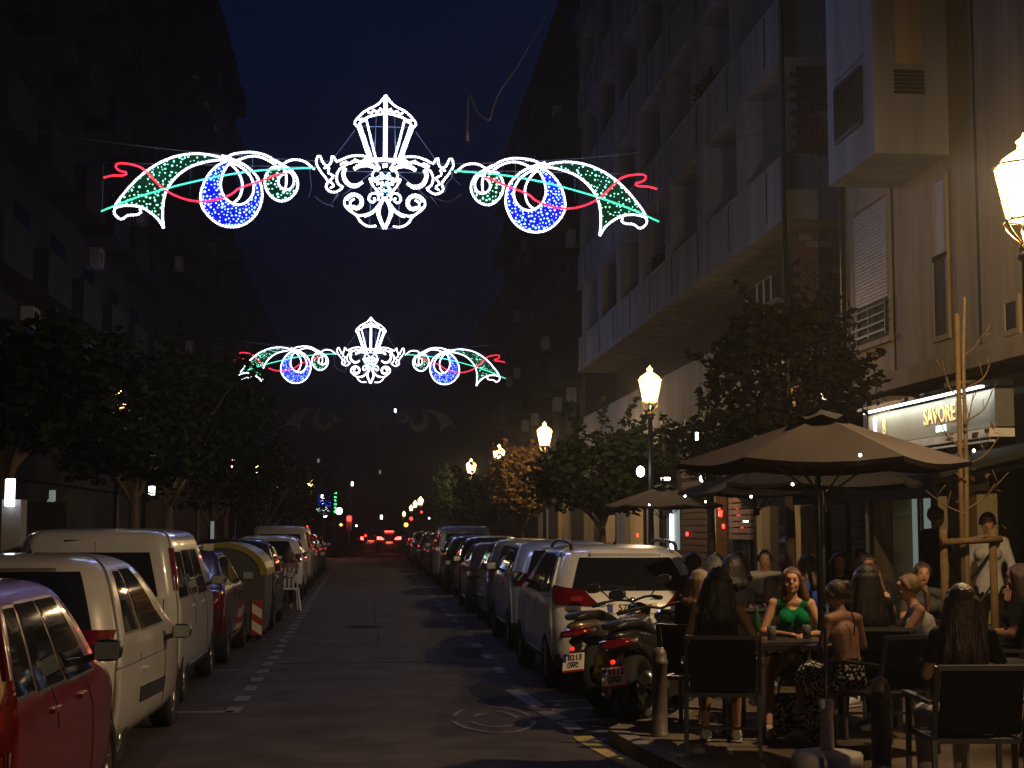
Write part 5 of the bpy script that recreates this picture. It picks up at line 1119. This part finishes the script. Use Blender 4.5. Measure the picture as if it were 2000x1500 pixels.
    if b.v: skin_up(b, 'hair', hair, o, max(.011, vox*.9), 1, lambda p: not ((HM.transposed() @ (p-H)).y > .052 and abs((HM.transposed() @ (p-H)).x) < .062 and (HM.transposed() @ (p-H)).z < .065))
    if cap: 
        c = MB(); ball(c, hpt(0,-.015,.055), .104, (.92,1.0,.9), HM); g = skin_up(c, 'cap', cap, o, .013, 1, lambda p: (HM.transposed() @ (p-H)).z > .045)
        q = MB(); q.add([hpt(-.06,.07,.06),hpt(.06,.07,.06),hpt(.045,.15,.045),hpt(-.045,.15,.045),hpt(-.06,.07,.05),hpt(.06,.07,.05),hpt(.045,.15,.037),hpt(-.045,.15,.037)],[(0,1,2,3),(7,6,5,4),(0,4,5,1),(1,5,6,2),(2,6,7,3),(3,7,4,0)]); q.build('cap_peak', cap, g)
    if face:
        for x_ in (1,-1):
            q = MB(); ball(q, hpt(x_*.031,.073,.008), .0095, (1.2,.6,.42), HM); e_ = q.build('eye', 'ink', o)
            if loc[1] < 13: q = MB(); ball(q, hpt(x_*.032,.079,.028), .009, (1.9,.5,.26), HM); q.build('eyebrow', hair, o)
        q = MB(); ball(q, hpt(0,.083,-.047), .012, (1.7,.7,.5), HM); ball(q, hpt(0,.083,-.052), .010, (1.5,.8,.6), HM); q.build('mouth', 'lips', o)
    return o
# the front table group
ch1 = chair(2.59, 11.25, R(-12), 'black armchair holding the dark haired woman, seen from behind beside the bollard')
person((2.59,11.35), R(-14), 'woman with long dark wavy hair and thin straps, seen from behind beside the bollard', hair='hair_black', hl='long', cut='tank', top='cloth_black', s=.98, vox=.011, face=False, skin='skin_tan', J=dict(eR=(.27,-.02,.82),wR=(.24,.16,.70),eL=(-.24,.05,.82)), bottoms='shorts')
table(3.30, 12.1, 'dark square table in front of the woman in green', .33, R(4))
chair(3.55, 12.75, R(172), 'black armchair behind the woman in green')
person((3.50,12.62), R(174), 'blonde woman in a green crop top facing the street, legs crossed, white sneakers', hair='hair_fair', hl='mid', cut='crop', top='cloth_green', leg='cloth_black', bottoms='shorts', s=.96, vox=.0095, hy=R(-12), hp=R(4),
       J=dict(hed=(.0,.03,1.235),eL=(-.26,.06,.80),wL=(-.1,.26,.80),eR=(.26,.03,.80),wR=(.08,.30,.80),hL=(-.08,.03,.53),hR=(.09,.03,.53),kR=(.27,.46,.60),aR=(.34,.82,.10),kL=(.10,.46,.66),aL=(.42,.58,.34)))
chair(3.78, 11.15, R(22), 'black armchair half turned, right of the white parasol pole')
person((3.56,11.32), R(24), 'woman with a bare back and halter string in a black and white patterned skirt', hair='hair_brown', hl='bun', cut='halter', top='cloth_pattern', leg='cloth_pattern', bottoms='skirt', s=.93, vox=.011, face=False, skin='skin_tan', hy=R(30), hp=R(-25), J=dict(che=(0,.04,.90),nck=(0,.07,1.08),hed=(.01,.13,1.20),sL=(-.15,.05,1.02),sR=(.15,.05,1.02)))
q = [o for o in bpy.data.objects if o.name.startswith('person')][-1]
MB().tube(cr([(0,-.045,1.10),(.01,-.075,1.0),(-.005,-.085,.9)],4), .006, 5).build('halter_string', 'cloth_black', q)
chair(2.70, 12.45, R(-30), 'armchair seen from the side between the bollard and the dark haired woman')
person((2.70,12.55), R(-32), 'fair haired woman in a beige cap and black top beside the motorcycle handlebars', hair='hair_fair', hl='mid', cut='tee', top='cloth_black', cap='cloth_beige', s=.93, vox=.013, hp=R(-18), leg='denim')
# right hand group
chair(3.46, 8.78, R(-4), 'nearest black armchair at the bottom right corner')
person((3.52,8.95), R(-2), 'woman with very long brown hair and white trousers, back turned, nearest on the right', hair='hair_brown', hl='verylong', cut='tee', top='cloth_black', leg='cloth_white', s=.95, vox=.011, face=False, J=dict(eR=(.25,-.0,.82),wR=(.24,.2,.72)))
table(4.05, 9.9, 'dark square table beyond the nearest armchair', .34)
chair(4.62, 12.25, R(85), 'armchair under the blonde woman with the ponytail')
person((4.55,12.25), R(78), 'blonde woman with a ponytail in a white top, turned left in profile', hair='hair_blonde', hl='pony', cut='tank', top='cloth_white', s=.95, vox=.011, leg='denim', J=dict(che=(0,.07,.90),nck=(0,.13,1.07),hed=(0,.19,1.20),sL=(-.155,.11,1.02),sR=(.155,.11,1.02),eL=(-.2,.24,.82),wL=(-.1,.42,.82),eR=(.2,.24,.82),wR=(.1,.42,.82)))
table(4.0, 12.75, 'dark table between the blonde with the ponytail and the black haired woman', .33, R(6))
person((3.97,12.1), R(-6), 'woman with very long black hair, back turned, left of the blonde ponytail', hair='hair_black', hl='verylong', cut='tee', top='cloth_black', s=.98, vox=.014); chair(3.97,12.02,R(-6), 'armchair under the woman with very long black hair')
person((4.95,15.0), R(160), 'man with dark hair and a black shirt seated in front of the white column', hair='hair_black', hl='short', cut='tee', top='cloth_black', s=1.0, vox=.016, male=True, skin='skin_tan')
person((4.72,14.2), R(120), 'red haired woman in a dark red top leaning towards the ponytail table', hair='hair_red', hl='mid', cut='tank', top='cloth_red', s=.95, vox=.016, hy=R(20))
person((5.35,14.6), R(170), 'woman in glasses seated in front of the standing man', hair='hair_brown', hl='short', cut='tee', top='cloth_grey', s=.95, vox=.016)
person((5.30,12.2), R(60), 'person in a black top with bare arms at the right edge behind the tree guard', hair='hair_brown', hl='mid', cut='tee', top='cloth_black', s=.98, vox=.014, skin='skin_tan')
chair(5.3,12.2,R(60),'armchair at the right edge behind the tree guard')
p = at(1828,1100,18.3); person((p.x,18.3), R(-75), 'man in a black shirt standing in front of the lit shop door', sit=False, hair='hair_black', hl='short', cut='tee', top='cloth_black', leg='cloth_black', s=1.07, vox=.018, male=True, skin='skin_tan')
p = at(1932,1100,16.6); q = person((p.x,16.6), R(150), 'woman in a white shirt with a black shoulder strap standing behind the tree guard', sit=False, hair='hair_brown', hl='bun', cut='long', top='cloth_white', leg='cloth_black', s=1.02, vox=.018)
MB().tube(cr([(-.13,.10,1.45),(.02,.155,1.25),(.17,.10,1.05)],5), .014, 6).build('shoulder_strap', 'cloth_black', q)
BG = [((1493,18.2),170,'man in a white shirt and dark glasses seated under the dark parasol','hair_black','short','tee','cloth_white',True),
      ((1535,16.4),150,'bald man behind the woman in green','hair_grey','bald','tee','cloth_beige',True),
      ((1325,17.8),-60,'dark haired person seated left of the timber slats','hair_brown','short','tee','cloth_navy',True),
      ((1352,16.6),180,'person with black hair in a teal shirt below the timber slats','hair_black','short','tee','cloth_navy',True),
      ((1400,15.6),20,'grey haired person in a light pink shirt behind the cap wearer','hair_grey','mid','tee','cloth_beige',False),
      ((1445,16.8),75,'person with brown hair between the grey head and the white shirt','hair_brown','mid','tee','cloth_black',False),
      ((1432,15.0),15,'woman with black hair just above the dark haired woman','hair_black','mid','tee','cloth_black',False),
      ((1580,15.5),60,'person with brown hair half hidden by the woman in green','hair_brown','mid','tee','cloth_blue',False),
      ((1640,16.5),160,'person in black in front of the roller shutter','hair_black','mid','tee','cloth_black',False),
      ((1215,24.5),190,'dark haired person standing out against the red lamp doorway','hair_black','mid','tee','cloth_black',False),
      ((1190,26.5),150,'second dark figure under the farthest parasol','hair_brown','short','tee','cloth_grey',True),
      ((1680,19.0),180,'person seated deep in the shade before the shutter','hair_black','short','tee','cloth_grey',True)]
for (px, Y), rz, lb, hr, hl_, ct, tp, ml in BG:
    p = at(px, 1100, Y); person((p.x, Y), R(rz), lb, hair=hr, hl=hl_, cut=ct, top=tp, s=1.0, vox=.02, male=ml, face=Y < 20, skin=rnd.choice(['skin_light','skin_tan']), leg='denim')
for i, (px, Y, rz) in enumerate(((1493,18.4,170),(1535,16.6,150),(1352,16.8,180),(1400,15.4,20),(1445,16.8,75),(1580,15.5,60),(1640,16.7,160),(1432,14.9,15))):
    p = at(px,1100,Y); chair(p.x, Y, R(rz), 'armchair under %s' % BG[[0,1,3,4,5,7,8,6][i]][2].replace(' seated','').replace(' half hidden by','near'))
for i, (px, Y) in enumerate(((1510,17.3),(1390,16.2),(1610,16.2),(1760,14.6),(1200,25.5))):
    p = at(px,1100,Y); table(p.x, Y, 'dark terrace table %s' % ['beside the man in the white shirt','in front of the grey haired person','in front of the roller shutter group','between the red haired woman and the woman in glasses','under the farthest brown parasol'][i], .33)
# left side: a small terrace in the parking lane
m('white_metal', (.55,.55,.55), .4)
o = empty('bar_chair', (-1.72,33.2,0), R(10), 'white slatted metal chair on the roadway beyond the container', 'chair'); 
MB().box(-.22,.22,-.2,.2,.44,.47).build('seat', 'white_metal', o)
for i in range(5): MB().bar((-.18+i*.09,-.2,.47),(-.18+i*.09,-.27,.9),.035,.012).build('back_slat', 'white_metal', o)
for a in (1,-1):
    for c in (1,-1): MB().bar((a*.2,c*.18,.44),(a*.25,c*.24,0),.03).build('leg', 'white_metal', o)
person((-1.72,33.3), R(10), 'woman with brown hair sitting on the white chair beyond the container, back turned', hair='hair_brown', hl='mid', cut='tee', top='cloth_beige', s=.98, vox=.02, face=False, z=0, group='people at the kerb table')
person((-2.15,34.3), R(180), 'person facing back across the small table beyond the container', hair='hair_black', hl='mid', cut='tee', top='cloth_grey', s=.98, vox=.02, z=0, group='people at the kerb table')
table(-2.0, 33.8, 'small table between the two people beyond the container', .3).location.z = 0
# ---------------------------------------------------------------- small things on and under the tables
def lathe_obj(name, prof, mk_, loc, label, cat, n=14): o = MB().lathe(prof, (0,0,0), n).build(name, mk_, None, label=label, cat=cat); o.location = loc; return o
m('clear_glass', (.8,.85,.85), .05, trans=.9); m('bottle_green', (.02,.07,.02), .08, coat=.5)
GL = [(.001,0),(.032,0),(.036,.11),(.033,.11),(.029,.008),(.001,.008)]
lathe_obj('drinking_glass', GL, 'clear_glass', (3.16,12.0,.866), 'clear glass on the left side of the front table', 'glass'); lathe_obj('drinking_glass', GL, 'clear_glass', (3.48,12.12,.866), 'clear glass before the woman with the bare back', 'glass'); lathe_obj('drinking_glass', GL, 'clear_glass', (4.0,9.95,.866), 'clear glass on the table beyond the nearest armchair', 'glass')
BT = [(.001,0),(.033,0),(.034,.14),(.014,.2),(.013,.24),(.001,.245)]
lathe_obj('bottle', BT, 'bottle_green', (3.12,12.3,.866), 'green bottle at the back left of the front table', 'bottle'); lathe_obj('bottle', BT, 'bottle_green', (4.12,12.85,.866), 'green bottle on the ponytail table', 'bottle'); lathe_obj('water_bottle', [(.001,0),(.04,0),(.042,.17),(.02,.22),(.016,.25),(.001,.25)], 'white_plastic', (4.12,12.1,.116), 'white bottle standing on the pavement under the ponytail table', 'bottle')
MB().box(3.70,3.90,10.9,11.06,.63,.645).build('folded_paper', 'white_plastic', None, label='folded white paper on the arm of the half turned armchair', cat='paper') if False else None
p = at(1685,1377,11.8); MB().box(-.035,.035,-.03,.03,-.0,.05).build('cigarette_box', 'white_plastic', None, label='small white box on the chair stretcher right of the parasol pole', cat='box').location = (3.82,11.30,.565)
b = MB(); b.loft([(0,0,.15,.16,.13),(.04,0,.16,.19,.15),(.10,0,.16,.19,.15),(.14,0,.15,.16,.13)], 14, 3.5); o = b.build('tote_bag', 'cloth_pattern', None, label='patterned cloth bag on the pavement behind the white sneaker', cat='bag'); o.location = (3.36,12.2,.115)
MB().tube(cr([(-.08,.07,.29),(-.05,.07,.42),(.05,.07,.42),(.08,.07,.29)],4), .008, 5).build('handle', 'cloth_black', o)
MB().box(-.12,.12,-.01,.01,-.15,.15).build('menu_card', 'white_plastic', None, label='white menu card leaning on a table leg behind the parasol base', cat='menu').location = (3.62,12.28,.28)
# ---------------------------------------------------------------- thin haze volume added for a glow round the lights
hz = MB().box(-26, 26, -3, 262, -1.2, 36).build('haze', [], None, kind='stuff')
hm = bpy.data.materials.new('haze'); hm.use_nodes = True; n = hm.node_tree; n.nodes.clear()
o_ = n.nodes.new('ShaderNodeOutputMaterial'); pv = n.nodes.new('ShaderNodeVolumePrincipled'); pv.inputs['Density'].default_value = .0009; pv.inputs['Color'].default_value = (.9,.92,.95,1); pv.inputs['Anisotropy'].default_value = .5
n.links.new(pv.outputs[0], o_.inputs['Volume']); hz.data.materials.append(hm)
